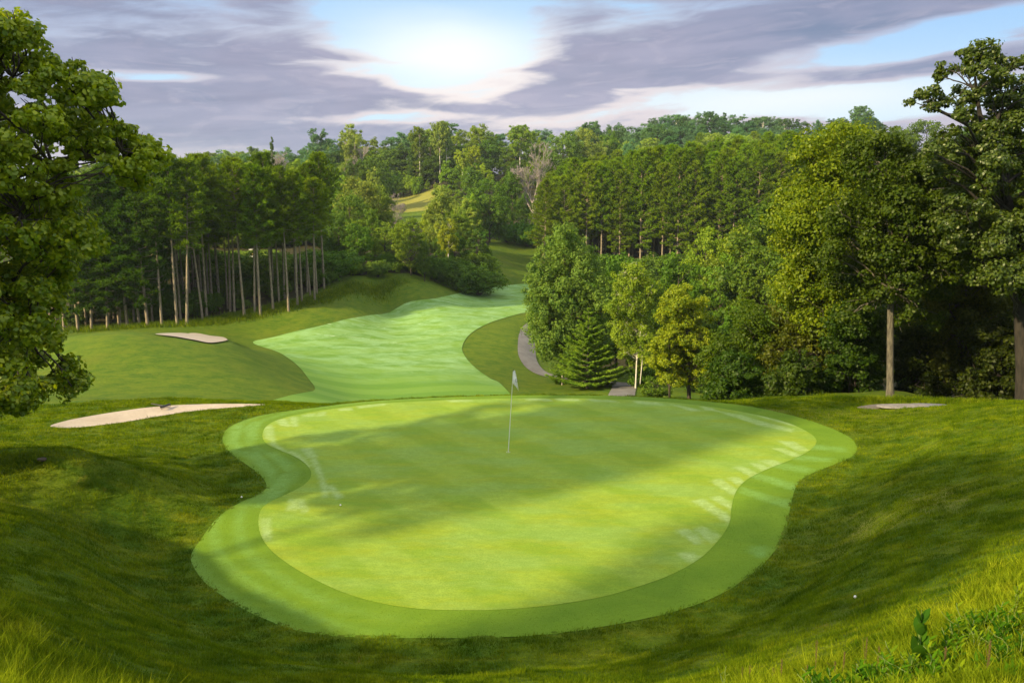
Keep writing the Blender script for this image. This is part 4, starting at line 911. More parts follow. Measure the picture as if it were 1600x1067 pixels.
# hill ---------------------------------------------------------------
sky = [(100, 246), (250, 240), (300, 233), (330, 226), (380, 223), (430, 222), (460, 226), (520, 208), (545, 200), (580, 206), (620, 200), (650, 192), (690, 184), (720, 192), (750, 188), (790, 200), (815, 190), (845, 190), (870, 196), (900, 190),
       (920, 178), (960, 182), (1000, 186), (1020, 174), (1060, 172), (1110, 168), (1150, 172), (1240, 174), (1280, 182), (1310, 178), (1345, 160), (1370, 168), (1385, 192), (1420, 192), (1450, 184), (1500, 190), (1620, 190)]
sx = [a for a, b in sky]; sy = [b for a, b in sky]
hill = [('vase', 655, 190, 325, 'first tall aspen with pale trunk from the left on the hill', GR, .7), ('vase', 686, 182, 322, 'tallest pair of aspens with pale trunks, its left stem', (.17, .26, .05), .6), ('vase', 697, 182, 324, 'aspen with the brightest white trunk on the hill', (.17, .26, .05), .6),
 ('vase', 742, 222, 300, 'yellow green birch with a short white trunk on the hillside', GY_, .7), ('vase', 722, 228, 296, 'yellow green birch leaning over the hillside shrubs', GY_, .8), ('vase', 812, 188, 330, 'tall dark aspen above the bare grey tree', GR, .9), ('vase', 748, 188, 345, 'rounded aspen crown between the pale trunks and the bare tree', GR, .9),
 ('round', 880, 200, 300, 'huge round crown left of the right pines, its darker half', (.10, .20, .03), 1.1), ('round', 915, 196, 305, 'huge round crown left of the right pines, its pale half', GP, .9), ('round', 952, 200, 315, 'round dark crown just right of the huge pale one', GD, .8), ('round', 985, 216, 330, 'low round bluish tree behind the top of the right pines', G_HAZE, .8),
 ('vase', 495, 194, 330, 'lone open crowned tree rising above the skyline left of centre', G_HAZE, .8), ('vase', 545, 192, 335, 'tree with a pale bare limb on the skyline', GP, .9), ('column', 424, 210, 330, 'tiny thin conifer spike on the left skyline', GD, .35),
 ('column', 576, 262, 250, 'slim light green spire above the middle wood', GY_, .5), ('column', 640, 232, 320, 'slim dark tree on the slope above the clearing', GD, .6), ('vase', 1345, 160, 430, 'broad windswept tree sticking out of the right skyline', G_HAZE, 1.0), ('round', 1400, 192, 260, 'dark round tree on the skyline beside the open topped oak', GD, 1.2), ('round', 1450, 184, 250, 'dark dome of leaves behind the open topped oak', GD, 1.3),
 ('round', 1510, 190, 260, 'dark crown glimpsed through the open topped oak', GD, 1.2), ('dead', 560, 222, 300, 'purple brown bare crown on the hill left of the aspens', GD, 1.0), ('vase', 548, 215, 300, 'tree with a bare white trunk on the left hillside', GP, .8)]
for kd, px, top, Y, lab, col, w in hill:
    T(kd, px, top, Y, lab, col, 'aspen_tree' if 'aspen' in lab else 'birch_tree' if 'birch' in lab else 'bare_tree' if kd == 'dead' else None, 'tree', w)
for i, (px, top) in enumerate(((594, 268), (606, 262), (618, 270), (630, 266), (643, 272), (656, 270), (600, 282), (625, 280), (650, 284), (668, 278), (590, 285))):
    T('cone' if i % 2 else 'bush', px, top, 312 - 0.5 * i, 'light green shrub in the row behind the hillside clearing', (.17, .30, .015), 'shrub', 'shrub', .9 if i % 2 else .6, 'shrubs behind the hillside clearing')
def row(n, x0, x1, Y0, Y1, dtop, kinds, cols, lab, grp, wide=1.0, jit=8, prof=None):
    for i in range(n):
        px = x0 + (x1 - x0) * (i + .5 + random.uniform(-.35, .35)) / n; Y = random.uniform(Y0, Y1); top = (np.interp(px, sx, sy) if prof is None else np.interp(px, *prof)) + dtop + random.uniform(0, jit)
        if 1372 < px < 1600 and dtop < 20 and Y > 350: continue
        if 590 < px < 690 and 225 < Y < 318 and kinds != ['bush']: continue
        kd = random.choice(kinds); q = at(px, top, Y); z = h1(q[0], Y)
        if q[2] - z < 5: continue
        if q[2] - z > 34: Y *= .9
        T(kd, px, top, Y, lab, random.choice(cols), None, 'tree', wide * random.uniform(.85, 1.15), grp)
RO = ['round', 'oval']
row(20, 90, 490, 330, 370, 3, ['round', 'oval', 'round', 'vase'], [GP, G_HAZE, GR], 'bluish tree on the far left skyline', 'far left skyline trees', 1.2)
row(18, 80, 500, 270, 310, 14, RO, [GP, GR, G_HAZE], 'rounded tree on the left hillside above the pines', 'left hillside trees', 1.2)
row(16, 90, 490, 215, 250, 24, RO, [GR, GP, GY_], 'green tree showing just over the left pine tops', 'trees over the left pines', 1.1)
row(9, 592, 692, 238, 262, 0, ['bush'], [GR, GD, GP], 'bushy tree top just under the hillside clearing', 'bushes under the clearing', 1.5, 6, ([500, 800], [317, 317]))
row(18, 470, 860, 350, 385, 3, ['round', 'oval', 'vase'], [GR, GP, G_HAZE], 'tree on the middle skyline of the hill', 'middle skyline trees', 1.1)
row(18, 470, 860, 332, 346, 22, RO, [GD, GD, GR], 'dark tree under the middle skyline behind the aspens', 'dark trees behind the aspens', 1.2)
row(16, 470, 860, 322, 332, 48, RO, [GD, GR], 'low dark tree at the feet of the aspens', 'low trees below the aspens', 1.5)
row(12, 465, 604, 255, 305, 38, RO, [GR, GP, GD], 'tree on the hillside left of the clearing', 'trees left of the clearing', 1.0, 20)
row(8, 465, 600, 210, 250, 72, RO, [GR, GP, GD], 'leafy tree low on the slope left of the clearing', 'lower trees left of the clearing', 1.0, 20)
for i in range(17):
    px = 518 + i * 14.6; Yb = float(np.interp(px, [500, 540, 600, 700, 760], [121, 133, 139, 145, 158])) + random.uniform(.5, 4.5)
    T('bush', px, random.uniform(392, 415), Yb, 'rounded green bush at the very edge of the middle wood', random.choice([GD, GD, GR]), 'bush', 'bush', random.uniform(.7, 1.1), 'bushes edging the middle wood')
for i in range(14):
    px = 322 + i * 14.5
    T('bush', px, random.uniform(340, 362), random.uniform(176, 184), 'green bush standing behind the golf cart strip', random.choice([GD, GR]), 'bush', 'bush', 1.3, 'bushes behind the golf cart strip')
    if i != 5: T('bush', px + 4, random.uniform(390, 404), random.uniform(128, 146), 'dark bushy thicket behind the left pine trunks', GD, 'bush', 'bush', 1.5, 'thicket behind the left pines')
for i in range(7):
    T('bush', 950 + i * 18, random.uniform(396, 410), random.uniform(158, 168), 'dark bush at the foot of the right pines', GD, 'bush', 'bush', 1.3, 'bushes at the foot of the right pines')
row(14, 682, 870, 270, 315, 58, ['round', 'oval', 'cone'], [GD, GR, GY_], 'tree on the hillside right of the clearing', 'trees right of the clearing', 1.0, 24)
row(9, 684, 850, 228, 262, 98, RO, [GD, GR], 'leafy tree low on the slope right of the clearing', 'lower trees right of the clearing', 1.0, 20)
MT = ([480, 588, 592, 684, 690, 760], [272, 290, 326, 326, 296, 300])
row(8, 500, 750, 196, 215, 4, RO, [GR, GD, GP], 'tree in the back of the middle wood', 'back of the middle wood', 1.1, 10, MT)
row(9, 500, 740, 172, 190, 24, RO, [GR, GD, GD], 'tree deep inside the middle wood', 'inside the middle wood', 1.1, 14, MT)
row(10, 510, 750, 152, 166, 52, RO, [GD, GD, GR], 'dark tree inside the middle wood near the fairway', 'middle wood near the fairway', 1.1, 20, MT)
row(11, 515, 752, 143, 148, 98, ['bush', 'round'], [GD, GD], 'shaded low tree along the foot of the middle wood', 'foot of the middle wood', 1.3, 20, ([500, 760], [295, 300]))
row(20, 480, 880, 352, 372, 62, ['bush'], [GD, GR], 'low bush closing the gaps under the middle skyline trees', 'bushes under the skyline trees', 1.8, 10)
row(34, 895, 1420, 425, 460, 0, ['vase', 'oval', 'column', 'oval'], [G_HAZE, (.06, .14, .05)], 'hazy blue green poplar on the far right ridge', 'far right ridge trees', 1.1, 10)  # ridge crowns get their haze from the leaf colour
row(22, 900, 1420, 385, 410, 16, RO, [G_HAZE, (.06, .14, .05)], 'hazy tree at the feet of the right ridge poplars', 'trees below the ridge poplars', 1.4)
row(16, 900, 1420, 340, 370, 30, RO, [G_HAZE, GP], 'rounded tree below the far right ridge', 'trees below the right ridge', 1.3)
row(12, 1080, 1420, 290, 330, 32, ['round', 'bigpine'], [GR, GP], 'rounded tree above the right pine tops', 'trees above the right pines', 1.3)
row(9, 1290, 1620, 130, 200, 50, RO, [GR, GD], 'tree deep in the wood behind the right oaks', 'trees behind the right oaks', 1.1, 30)
row(9, 1220, 1620, 90, 120, 110, RO, [GD, GD], 'dark tree deep in the wood behind the right oaks', 'dark trees behind the right oaks', 1.1, 30)
row(8, 1220, 1620, 62, 80, 190, RO, [GD, GD], 'dark understorey tree behind the right oaks', 'understorey behind the right oaks', 1.1, 30)
RP = ([840, 1000, 1100, 1250], [400, 428, 420, 400])
row(9, 930, 1230, 128, 150, 0, RO, [GD, GD], 'dark tree between the maples and the right pines', 'trees before the right pines', 1.2, 10, RP)
row(6, 850, 1000, 108, 130, 0, RO, [GD, GR], 'dark tree hidden behind the willow', 'trees behind the willow', 1.0, 10, ([850, 1000], [400, 420]))

# ------------------------------------------------------------------ small things
def setm(me, m): me.materials.append(m); return me
WH = plain('white paint', (.8, .8, .78), .4, 0, .03); BLK = plain('black rubber', (.02, .02, .02), .6); CUPM = plain('cup liner', (.75, .75, .72), .5)
base = atz(794, 707, 0); base[2] = h1(base[0], base[1]) + .012
fs = empty('golf_flag', base); tag(fs, 'thin white flagstick leaning slightly with a limp white flag at its top', 'golf flag')
top = at(802, 578, base[1]) - base
V, Q = tubes([(np.array([[0, 0, -.08], top * .5, top]), np.array([.011, .009, .0075]))], 10); mk('flagstick', npmesh('flagstick', V, Q, 4, True), WH, fs)
V, Q = tubes([(np.array([top * .985, top * 1.004]), np.array([.012, .010]))], 10); mk('ferrule', npmesh('ferrule', V, Q, 4, True), BLK, fs)
# limp flag: folded cloth hanging from the stick
nu, nv = 14, 18; W_ = []
for v in range(nv + 1):
    for u in range(nu + 1):
        a, b_ = u / nu, v / nv
        top_p = top * .995; wdt = .05 + .13 * b_ ** .9
        x = a * wdt; drop = b_ * (.36 + .14 * a); yy = .035 * math.sin(a * 9 + b_ * 2) * b_ + .02 * math.sin(b_ * 7)
        W_.append((top_p[0] - .02 * b_ + x, top_p[1] + yy, top_p[2] - drop - a * .10 * b_))
idx = [(v * (nu + 1) + u, v * (nu + 1) + u + 1, (v + 1) * (nu + 1) + u + 1, (v + 1) * (nu + 1) + u) for v in range(nv) for u in range(nu)]
fm = mk('flag', npmesh('flag', np.array(W_), idx, 4, True), None, fs)
m, nt = newmat('flag cloth'); b = NB(nt); tc = b.n('ShaderNodeTexCoord'); c = b.mix(b.noise(tc.outputs['Object'], 40, 3), (.86, .86, .85), (.92, .92, .91))
df = b.n('ShaderNodeBsdfDiffuse', inp={'Color': c}); tl = b.n('ShaderNodeBsdfTranslucent', inp={'Color': c}); b.n('ShaderNodeOutputMaterial', inp={0: b.n('ShaderNodeMixShader', inp={0: .3, 1: df.outputs[0], 2: tl.outputs[0]}).outputs[0]})
fm.data.materials.append(m); sm_ = fm.modifiers.new('thickness', 'SOLIDIFY'); sm_.thickness = .003
# grey mark on the flag
V, Q = tubes([(np.array([[.085 + top[0] + .03 * math.cos(t_), top[1] - .045, top[2] - .30 + .045 * math.sin(t_)] for t_ in np.linspace(0, 6.28, 16)]), np.ones(16) * .007)], 5)
mk('flag_mark', npmesh('flag_mark', V, Q, 4), plain('mark grey', (.25, .25, .26)), fs)
# cup
ang = np.linspace(0, 2 * PI, 25)[:-1]; V = np.array([(math.cos(a) * r_, math.sin(a) * r_, z_) for r_, z_ in ((.060, .002), (.054, .004), (.050, -.10)) for a in ang]); i = np.arange(2)[:, None] * 24; j = np.arange(24)[None]; j2 = (j + 1) % 24
mk('cup', npmesh('cup', V, np.stack([i + j, i + j2, i + 24 + j2, i + 24 + j], -1).reshape(-1, 4), 4, True), CUPM, fs)
# golf balls
import bmesh
bm = bmesh.new(); bmesh.ops.create_icosphere(bm, subdivisions=3, radius=.0215); bme = bpy.data.meshes.new('golf_ball'); bm.to_mesh(bme); bm.free(); bme.materials.append(WH)
for p in bme.polygons: p.use_smooth = True
for px, py, lab in ((532, 791, 'white golf ball on the putting green left of the flagstick'), (378, 785, 'white golf ball on the edge of the collar'), (1336, 935, 'white golf ball lying in the rough on the right bank')):
    q = atz(px, py, 0) if px < 600 else ground_at(px, py, 6, 30); o = mk('golf_ball', bme, None, None, (q[0], q[1], h1(q[0], q[1]) + .03)); o.scale = (1.0,) * 3; tag(o, lab, 'golf ball', 'golf balls')
# rake at the bunker
q = atz(247, 636, 0); z = h1(q[0], q[1]) + .05
rk = empty('bunker_rake', (q[0], q[1], z)); tag(rk, 'dark rake lying on the far lip of the long sand bunker', 'rake')
V, Q = tubes([(np.array([[-.35, .25, .06], [.28, -.05, .05]]), np.array([.022, .022]))], 8); mk('handle', npmesh('handle', V, Q, 4, True), BLK, rk)
pth = [(np.array([[.22, -.28, .06], [.36, .18, .06]]), np.array([.035, .035]))] + [(np.array([[.22 + .14 * t_, -.28 + .46 * t_, .06], [.24 + .14 * t_, -.28 + .46 * t_, -.03]]), np.array([.012, .006])) for t_ in np.linspace(.02, .98, 9)]
V, Q = tubes(pth, 6); mk('rake_head', npmesh('rake_head', V, Q, 4, True), BLK, rk)
# stones
def rock(name, px, py, tmin, s, lab, col, cat='rock', grp=None, seed=0, zz=None):
    r_ = np.random.default_rng(seed); q = ground_at(px, py, tmin, tmin + 25) if zz is None else atz(px, py, zz)
    bm = bmesh.new(); bmesh.ops.create_icosphere(bm, subdivisions=4, radius=1); o_ = r_.uniform(0, 6, (6, 3)); dr = rdir(6, r_)
    for v in bm.verts:
        p = np.array(v.co); k = 1 + .16 * sum(math.sin(3.2 * p @ dr[e] + o_[e, 0]) for e in range(6)) / 2.4 + r_.normal() * .012
        v.co = Vector((p[0] * k * s[0], p[1] * k * s[1], max(-.6, min(.55, p[2] * k)) * s[2]))
    me = bpy.data.meshes.new(name); bm.to_mesh(me); bm.free(); me.materials.append(bark_rock(col))
    o = mk(name, me, None, None, (q[0], q[1], h1(q[0], q[1]) + s[2] * .1 + (.05 if name == 'flat_rock' else 0))); o.rotation_euler.z = r_.uniform(-.3, .3); tag(o, lab, cat, grp)
_rm = {}
def bark_rock(c):
    if c not in _rm: _rm[c] = bark_mat('rock', [v * .7 for v in c], [v * 1.15 for v in c], 3)
    return _rm[c]
rock('flat_rock', 1372, 638, 22, (.85, .27, .07), 'brownish flat stone at the left end of the stones under the bare trunk', (.15, .13, .11), seed=1)
rock('flat_rock', 1412, 637, 22, (.9, .30, .08), 'largest pale flat stone under the bare grey trunk', (.21, .195, .185), seed=2)
rock('flat_rock', 1452, 636, 22, (.9, .25, .07), 'bluish grey flat stone at the right end of the stones', (.16, .165, .185), seed=3)
rock('rock', 66, 718, 14, (.10, .08, .06), 'small dark rock on the grassy mound left of the green', (.06, .045, .03), seed=4)
#rock('rock', 22, 738, 14, (.1, .1, .05), 'half buried brown rock at the left border', (.12, .08, .05), seed=5)
# marker posts under the willow
PM = plain('pale post', (.55, .5, .4), .8)
for i, px in enumerate((878, 893, 909)):
    q = at(px, 588, 79.5); V, Q = tubes([(np.array([[0, 0, -.1], [.03, 0, .7], [.0, 0, 1.15]]), np.array([.05, .045, .035]))], 8); o = mk('stake', npmesh('stake', V, Q, 4, True), PM, None, (q[0], q[1], h1(q[0], q[1])))
    tag(o, '%s pale stake under the willow' % ('leftmost', 'middle', 'rightmost')[i], 'stake', 'stakes under the willow')
# golf cart behind the pines
def box(bm, c, s, bev=.03):
    r_ = bmesh.ops.create_cube(bm, size=1)['verts']
    for v in r_: v.co = Vector((v.co.x * s[0] + c[0], v.co.y * s[1] + c[1], v.co.z * s[2] + c[2]))
    es = list({e for v in r_ for e in v.link_edges})
    bmesh.ops.bevel(bm, geom=es, offset=bev, segments=2, affect='EDGES')
def bmo(name, fn, m_, par):
    bm = bmesh.new(); fn(bm); me = bpy.data.meshes.new(name); bm.to_mesh(me); bm.free(); return mk(name, me, m_, par)
q = at(397, 400, 163); gc = empty('golf_cart', (q[0], q[1], h1(q[0], q[1])), 1.2); tag(gc, 'white golf cart parked on the sunny strip behind the pine trunks', 'golf cart')
def body(bm):
    box(bm, (.75, 0, .55), (.8, 1.15, .45), .12); box(bm, (-.55, 0, .5), (1.1, 1.15, .5), .1); box(bm, (.2, 0, .33), (.8, 1.1, .1))
bmo('body', body, WH, gc); bmo('roof', lambda bm: box(bm, (0, 0, 1.85), (1.75, 1.2, .08), .035), WH, gc)
SEAT = plain('tan seat', (.45, .25, .12), .6)
bmo('seat', lambda bm: (box(bm, (-.3, 0, .82), (.5, 1.05, .14), .05), box(bm, (-.58, 0, 1.1), (.12, 1.05, .5), .05)), SEAT, gc)
V, Q = tubes([(np.array([[x0, y0, .75], [x1, y0, 1.83]]), np.array([.022, .022])) for x0, x1, y0 in ((.75, .6, -.52), (.75, .6, .52), (-.8, -.75, -.52), (-.8, -.75, .52))], 6); mk('roof_post', npmesh('roof_post', V, Q, 4), BLK, gc)
for x_, y_ in ((.75, .52), (.75, -.52), (-.65, .52), (-.65, -.52)):
    V, Q = tubes([(np.array([[x_, y_ - .1, .23], [x_, y_ - .09, .23], [x_, y_ + .09, .23], [x_, y_ + .1, .23]]), np.array([.12, .23, .23, .12]))], 18); mk('wheel', npmesh('wheel', V, Q, 4), BLK, gc)
# leaf litter is part of the grass; foreground weeds ---------------------------
WEED = leaf_mat('weed leaf', .4, .0, .4, .5, (1.4, 1.25, .6)); STALK = plain('rusty stalk', (.095, .06, .018), .8, 0, .3, 20); STEM = plain('green stem', (.12, .17, .04), .7)
OV = np.array([[0, 0], [.16, .18], [.23, .42], [.19, .70], [0, 1.0], [-.19, .70], [-.23, .42], [-.16, .18]])
def weed(name, label, px, top, Y, hgt, nl, lsz, slim, col, grp, seed, stems=1, spread=.1, er=(.25, .95)):
    r_ = np.random.default_rng(seed); Tp = at(px, top, Y); z0 = Tp[2] - hgt; g0 = h1(Tp[0], Y); z0 = g0
    hgt = Tp[2] - g0; o = empty(name, (Tp[0], Y, g0)); tag(o, label, 'weed', grp)
    pa, VV, FF, off = [], [], [], 0
    for s_ in range(stems):
        e = np.array([r_.normal() * spread, r_.normal() * spread, hgt * r_.uniform(.75, 1)]) if s_ else np.array([0, 0, hgt]); b0 = np.array([r_.normal() * .03, r_.normal() * .03, -.03]) if s_ else np.array([0, 0, -.03])
        P, R = limb(b0, e, .006, .002, r_, 7, .0); pa.append((P, R))
        for k in range(nl):
            f = .12 + .88 * k / nl; i = min(5, int(f * 6)); c = P[i] + (P[i + 1] - P[i]) * (f * 6 - i)
            for sd in (0, PI):
                a = k * 1.57 + sd + r_.uniform(-.35, .35); el = r_.uniform(*er); L = lsz * r_.uniform(.7, 1.15) * (1.1 - .45 * f)
                d = np.array([math.cos(a) * math.cos(el), math.sin(a) * math.cos(el), math.sin(el)]); sdv = np.array([-math.sin(a), math.cos(a), 0]); nrm = np.cross(d, sdv)
                q_ = np.array([c + d * v_ * L + sdv * u_ * L * slim + nrm * (abs(u_) * .35 + v_ * v_ * .18) * L * (-1 if False else 1) * .6 for u_, v_ in OV])
                cen = c + d * .5 * L + nrm * .03 * L
                VV.append(np.vstack([q_, cen])); n_ = 8
                FF += [(off + e_, off + (e_ + 1) % 8, off + 8) for e_ in range(8)]; off += 9
    V, Q = tubes(pa, 5); mk('stem', npmesh('stem', V, Q, 4, True), STEM, o)
    c_ = mk('foliage', npmesh('foliage', np.vstack(VV), FF, 3, True), WEED, o); c_.color = (*col, 1)
    return o
weed('milkweed', 'milkweed with broad upright dark leaves, tallest plant of the lower right corner', 1440, 952, 6.0, .7, 5, .17, 1.25, (.055, .14, .014), None, 1, 2, .05, (.75, 1.3))
weed('milkweed', 'broad leaved weed just below the tall milkweed', 1425, 1030, 5.6, .3, 4, .12, 1.0, (.08, .14, .025), None, 2, 2)
W1 = 'leafy weeds in the lower right corner'
spots = ((1480, 1000, 6.2), (1500, 975, 6.6), (1530, 990, 6.2), (1555, 945, 6.8), (1575, 960, 6.4), (1590, 915, 7.4), (1540, 1030, 5.5), (1575, 1010, 5.6), (1500, 1040, 5.4), (1460, 1040, 5.4), (1600, 985, 5.8), (1520, 950, 7.2), (1585, 1045, 5.2), (1380, 1045, 5.8), (1345, 1052, 6.0))
spots += tuple((px, 1067 - (px - 1250) * .42 * rg.uniform(.1, 1.0) + 14, 0) for px in rg.uniform(1290, 1600, 46))
spots = [(px, top, Y or float(np.interp(top, [880, 960, 1067], [8.6, 6.8, 5.3]))) for px, top, Y in spots]
for i, (px, top, Y) in enumerate(spots):
    weed('leafy_weed', 'narrow leaved weed among the tall grass of the lower right corner', px, top, Y, .4, 7, .115, .62, ((.09, .20, .010), (.05, .13, .008), (.20, .28, .014))[i % 3], W1, 10 + i, 4, .12)
weed('leafy_weed', 'small pale weed at the left end of the tall grass in the lower right corner', 1135, 1040, 7.2, .2, 3, .09, .6, (.16, .22, .04), None, 40, 2)
G = 'rusty seed stalks'
for i, (px, top, Y) in enumerate(((1222, 1030, 7.0), (1208, 1046, 7.2), (1277, 1000, 6.9), (1305, 1034, 6.6), (1320, 1018, 6.6), (1355, 996, 6.5), (1374, 1010, 6.3), (1478, 1012, 5.7), (1548, 1000, 5.6), (1545, 1030, 5.3), (1262, 1040, 6.6), (1160, 1048, 7.6), (1172, 1040, 7.5))):
    Tp = at(px, top, Y); g0 = h1(Tp[0], Y); r_ = np.random.default_rng(i); hgt = max(.15, Tp[2] - g0)
    pa = [(np.array([[0, 0, -.03], [r_.normal() * .01, 0, hgt * .5], [r_.normal() * .03, 0, hgt]]), np.array([.0028, .0024, .0012]))]
    for k in range(26):
        f = .45 + .55 * k / 26; a = k * 2.4; c = np.array([0, 0, hgt * f]); pa.append((np.array([c, c + np.array([math.cos(a) * .012, math.sin(a) * .012, .018])]), np.array([.0028, .0012])))
    V, Q = tubes(pa, 4); o = mk('seed_stalk', npmesh('seed_stalk', V, Q, 4), STALK, None, (Tp[0], Y, g0)); o['kind'] = 'thing'
    tag(o, 'rusty brown dock stalk standing in the tall grass', 'seed stalk', G)

# trees behind the viewer whose shade falls over the bank ----------------------
SUN_EL, SUN_D = math.radians(26), np.array([.79, .615])
for i, (X, Y, h, w) in enumerate(SHADE if 'SHADE' in globals() else ((-14, -1.5, 12.5, 1.0), (-6.5, -6, 12.5, .95), (-17, 7.4, 16, .62), (-21, -4, 14, .5), (-20.5, 3.5, 15, .40))):
    place('vase', X, Y, h, 'broadleaf_tree', 'tree on the bank behind the viewer whose shade falls on the green', 'tree', GR, 'trees behind the viewer', wide=w)

# ------------------------------------------------------------------ haze
def haze():
    bm = bmesh.new(); bmesh.ops.create_cube(bm, size=1); me = bpy.data.meshes.new('haze'); bm.to_mesh(me); bm.free()
    m, nt = newmat('haze'); b = NB(nt); pv = b.n('ShaderNodeVolumePrincipled', inp={'Color': (.72, .86, .92, 1), 'Density': .00013, 'Anisotropy': .2}); b.n('ShaderNodeOutputMaterial', inp={1: pv.outputs[0]})
    o = mk('haze', me, m, None, (0, 0, 35)); o.scale = (3300, 3300, 190); tag(o, 'thin bluish evening haze over the hill', 'haze', kind='stuff')
haze()

# ------------------------------------------------------------------ sky
w = bpy.data.worlds.new('World'); sc.world = w; w.use_nodes = True; nt = w.node_tree; nt.nodes.clear(); b = NB(nt)
sx_ = b.n('ShaderNodeTexSky', sky_type='NISHITA', sun_disc=False, sun_elevation=SUN_EL, sun_rotation=math.atan2(-SUN_D[0], -SUN_D[1]), ozone_density=2.5, dust_density=.6)
tc = b.n('ShaderNodeTexCoord'); sep = b.n('ShaderNodeSeparateXYZ', inp={0: tc.outputs['Generated']}); X, Y, Z = sep.outputs
azm = b.math('MULTIPLY', b.math('ARCTAN2', X, Y), 57.2958); el = b.math('MULTIPLY', b.math('ARCSINE', Z), 57.2958)
def pxdeg(px, py):
    d = ray(px, py); d = d / np.linalg.norm(d); return math.degrees(math.atan2(d[0], d[1])), math.degrees(math.asin(d[2]))
wn = b.n('ShaderNodeCombineXYZ', inp={0: b.math('MULTIPLY', azm, .035), 1: b.math('MULTIPLY', el, .16), 2: 0.0}).outputs[0]
warpn = b.noise(wn, 1.5, 3, .5)
elw = b.math('ADD', el, b.math('MULTIPLY', b.math('SUBTRACT', warpn, .5), 3.0))
def blob(px, py, rx, ry, tilt=0):
    """soft ellipse in the sky; rx, ry in degrees, tilt in degrees"""
    a0, e0 = pxdeg(px, py); ct, st = math.cos(math.radians(tilt)), math.sin(math.radians(tilt))
    da = b.math('SUBTRACT', azm, a0); de = b.math('SUBTRACT', elw, e0)
    u = b.math('ADD', b.math('MULTIPLY', da, ct / rx), b.math('MULTIPLY', de, st / rx)); v = b.math('ADD', b.math('MULTIPLY', da, -st / ry), b.math('MULTIPLY', de, ct / ry))
    r2 = b.math('ADD', b.math('MULTIPLY', u, u), b.math('MULTIPLY', v, v))
    return b.math('EXPONENT', b.math('MULTIPLY', r2, -1.0))
def addall(L):
    s = None
    for f, k in L:
        t_ = b.math('MULTIPLY', f, k); s = t_ if s is None else b.math('ADD', s, t_)
    return s
cv = b.n('ShaderNodeCombineXYZ', inp={0: b.math('MULTIPLY', azm, .06), 1: b.math('MULTIPLY', b.math('SUBTRACT', el, b.math('MULTIPLY', azm, .05)), .42), 2: 3.3}).outputs[0]
streak = b.noise(cv, 1.5, 6, .56, .6)
soft = b.noise(b.n('ShaderNodeCombineXYZ', inp={0: b.math('MULTIPLY', azm, .05), 1: b.math('MULTIPLY', el, .16), 2: 8.1}).outputs[0], 1.7, 5, .55, .5)
bias = addall([(blob(250, 50, 16, 3.6), .24), (blob(330, 170, 15, 2.4, -4), .30), (blob(440, 90, 4, 3.4, -30), .20), (blob(230, 118, 4.5, .35, 2), -.55), (blob(395, 45, 4, 2.4, -20), -.06), (blob(690, 25, 7, 3.2), -.46), (blob(560, 20, 4, 3), -.26), (blob(770, 60, 5, 2.4), -.12), (blob(900, 60, 3.4, 4, -20), .30),
               (blob(1150, 80, 11, 1.9, 9), .34), (blob(1350, 22, 13, 1.4, 4), .36), (blob(1010, 135, 11, 1.0, 6), .34), (blob(1400, 112, 12, .9, 5), .42), (blob(1330, 76, 9, .8, 8), -.55), (blob(1480, 52, 6, .9, 8), -.38), (blob(1250, 158, 12, 1.1, 0), -.62), (blob(1390, 170, 4, 1.2, 0), -.3),
               (blob(760, 158, 11, .7, 4), .26), (blob(560, 190, 9, .35, 3), -.36), (blob(560, 215, 20, .9), .15), (blob(700, 100, 5, 1.3), -.40), (blob(880, 152, 9, .38, 2), -.36), (blob(560, 150, 5, .5), .2), (blob(620, 125, 5, .5, -8), -.2), (blob(590, 98, 5, .45, -5), .22), (blob(830, 110, 4, .4, 2), .22), (blob(380, 40, 5, 1.2, -25), -.2)])
wisp = b.noise(b.n('ShaderNodeCombineXYZ', inp={0: b.math('MULTIPLY', azm, .13), 1: b.math('MULTIPLY', b.math('SUBTRACT', el, b.math('MULTIPLY', azm, .07)), .55), 2: 5.7}).outputs[0], 1.8, 6, .58, 1.2)
dens = b.math('ADD', b.math('ADD', b.math('MULTIPLY', streak, .85), b.math('ADD', b.math('MULTIPLY', soft, .75), b.math('MULTIPLY', wisp, .45))), b.math('ADD', bias, -.46))
mask = b.mr(dens, .34, .84)
edge = b.math('MULTIPLY', b.mr(dens, .34, .56), b.mr(dens, .84, .58))
glow = blob(700, 88, 6.5, 2.2, 0); glow2 = blob(760, 110, 17, 4.4, 0); glow3 = blob(1220, 165, 13, 1.8, 0)
SKYK = .67
lp = b.mix(b.mr(soft, .3, .7), (.095, .138, .232), (.158, .165, .252))
cloud = b.mix(b.mr(streak, .34, .68, 0, .75), lp, (.225, .23, .325))
cloud = b.mix(b.mr(wisp, .48, .70, 0, .6), cloud, (.27, .265, .345))
cloud = b.mix(b.mr(el, 7, 16, 0, .45), cloud, (.10, .135, .225))
cloud = b.mix(b.math('MULTIPLY', glow2, .32), cloud, (.33, .29, .35))
clear = b.mix(b.mr(el, 2, 14), (.40, .52, .60), (.19, .34, .55))
clear = b.mix(b.math('MULTIPLY', glow2, .75), clear, (.42, .53, .58))
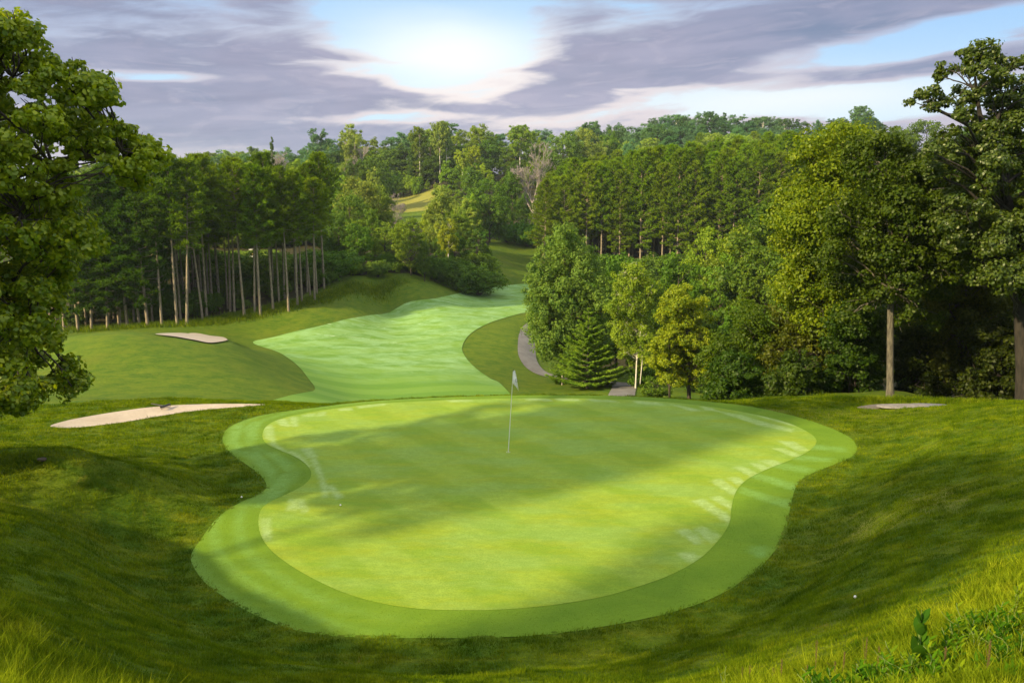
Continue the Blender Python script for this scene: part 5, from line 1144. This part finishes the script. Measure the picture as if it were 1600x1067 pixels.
clear = b.mix(b.math('MULTIPLY', glow3, .9), clear, (.53, .56, .58))
clear = b.mix(b.math('MULTIPLY', glow, .62), clear, (.70, .68, .65))
col = b.mix(mask, clear, cloud)
pink = b.mix(glow2, (.32, .27, .33), (.72, .60, .54))
col = b.mix(b.math('MULTIPLY', edge, b.mr(el, 15, 4, .15, .8)), col, pink)
col = b.mix(b.mr(el, 19, 32), col, b.mix(b.mr(streak, .35, .65), (.88, .87, .80), (1.02, 1.0, .90)))  # upper sky out of view brightened as added fill for the shade
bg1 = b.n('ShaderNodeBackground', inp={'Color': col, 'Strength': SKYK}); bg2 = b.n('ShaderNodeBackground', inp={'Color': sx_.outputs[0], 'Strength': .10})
# the clear air of the Nishita sky shows above the cloud deck and behind the viewer
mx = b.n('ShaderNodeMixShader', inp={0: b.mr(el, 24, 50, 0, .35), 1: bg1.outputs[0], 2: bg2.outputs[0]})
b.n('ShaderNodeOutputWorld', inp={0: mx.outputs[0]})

# ------------------------------------------------------------------ sun, camera, view
L = bpy.data.lights.new('sun', 'SUN'); L.energy = 3.8; L.angle = math.radians(1.8); L.color = (1, .79, .44)
so = bpy.data.objects.new('sun', L); COL.objects.link(so); dv = Vector((SUN_D[0] * math.cos(SUN_EL), SUN_D[1] * math.cos(SUN_EL), -math.sin(SUN_EL))); so.rotation_euler = dv.to_track_quat('-Z', 'Y').to_euler(); so.location = (-40, -30, 40)
cam = bpy.data.cameras.new('camera'); cam.lens = 36 * F / 1600; cam.sensor_width = 36; cam.clip_start = .1; cam.clip_end = 5000
co = bpy.data.objects.new('camera', cam); COL.objects.link(co); co.location = (0, 0, CZ); co.rotation_euler = (PI / 2 - PITCH, 0, 0); sc.camera = co
sc.view_settings.view_transform = 'Standard'; sc.view_settings.look = 'None'; sc.view_settings.exposure = 1.45; sc.view_settings.gamma = 1
sc.cycles.max_bounces = 6; sc.cycles.transmission_bounces = 3; sc.cycles.transparent_max_bounces = 4; sc.cycles.diffuse_bounces = 3; sc.cycles.volume_bounces = 0
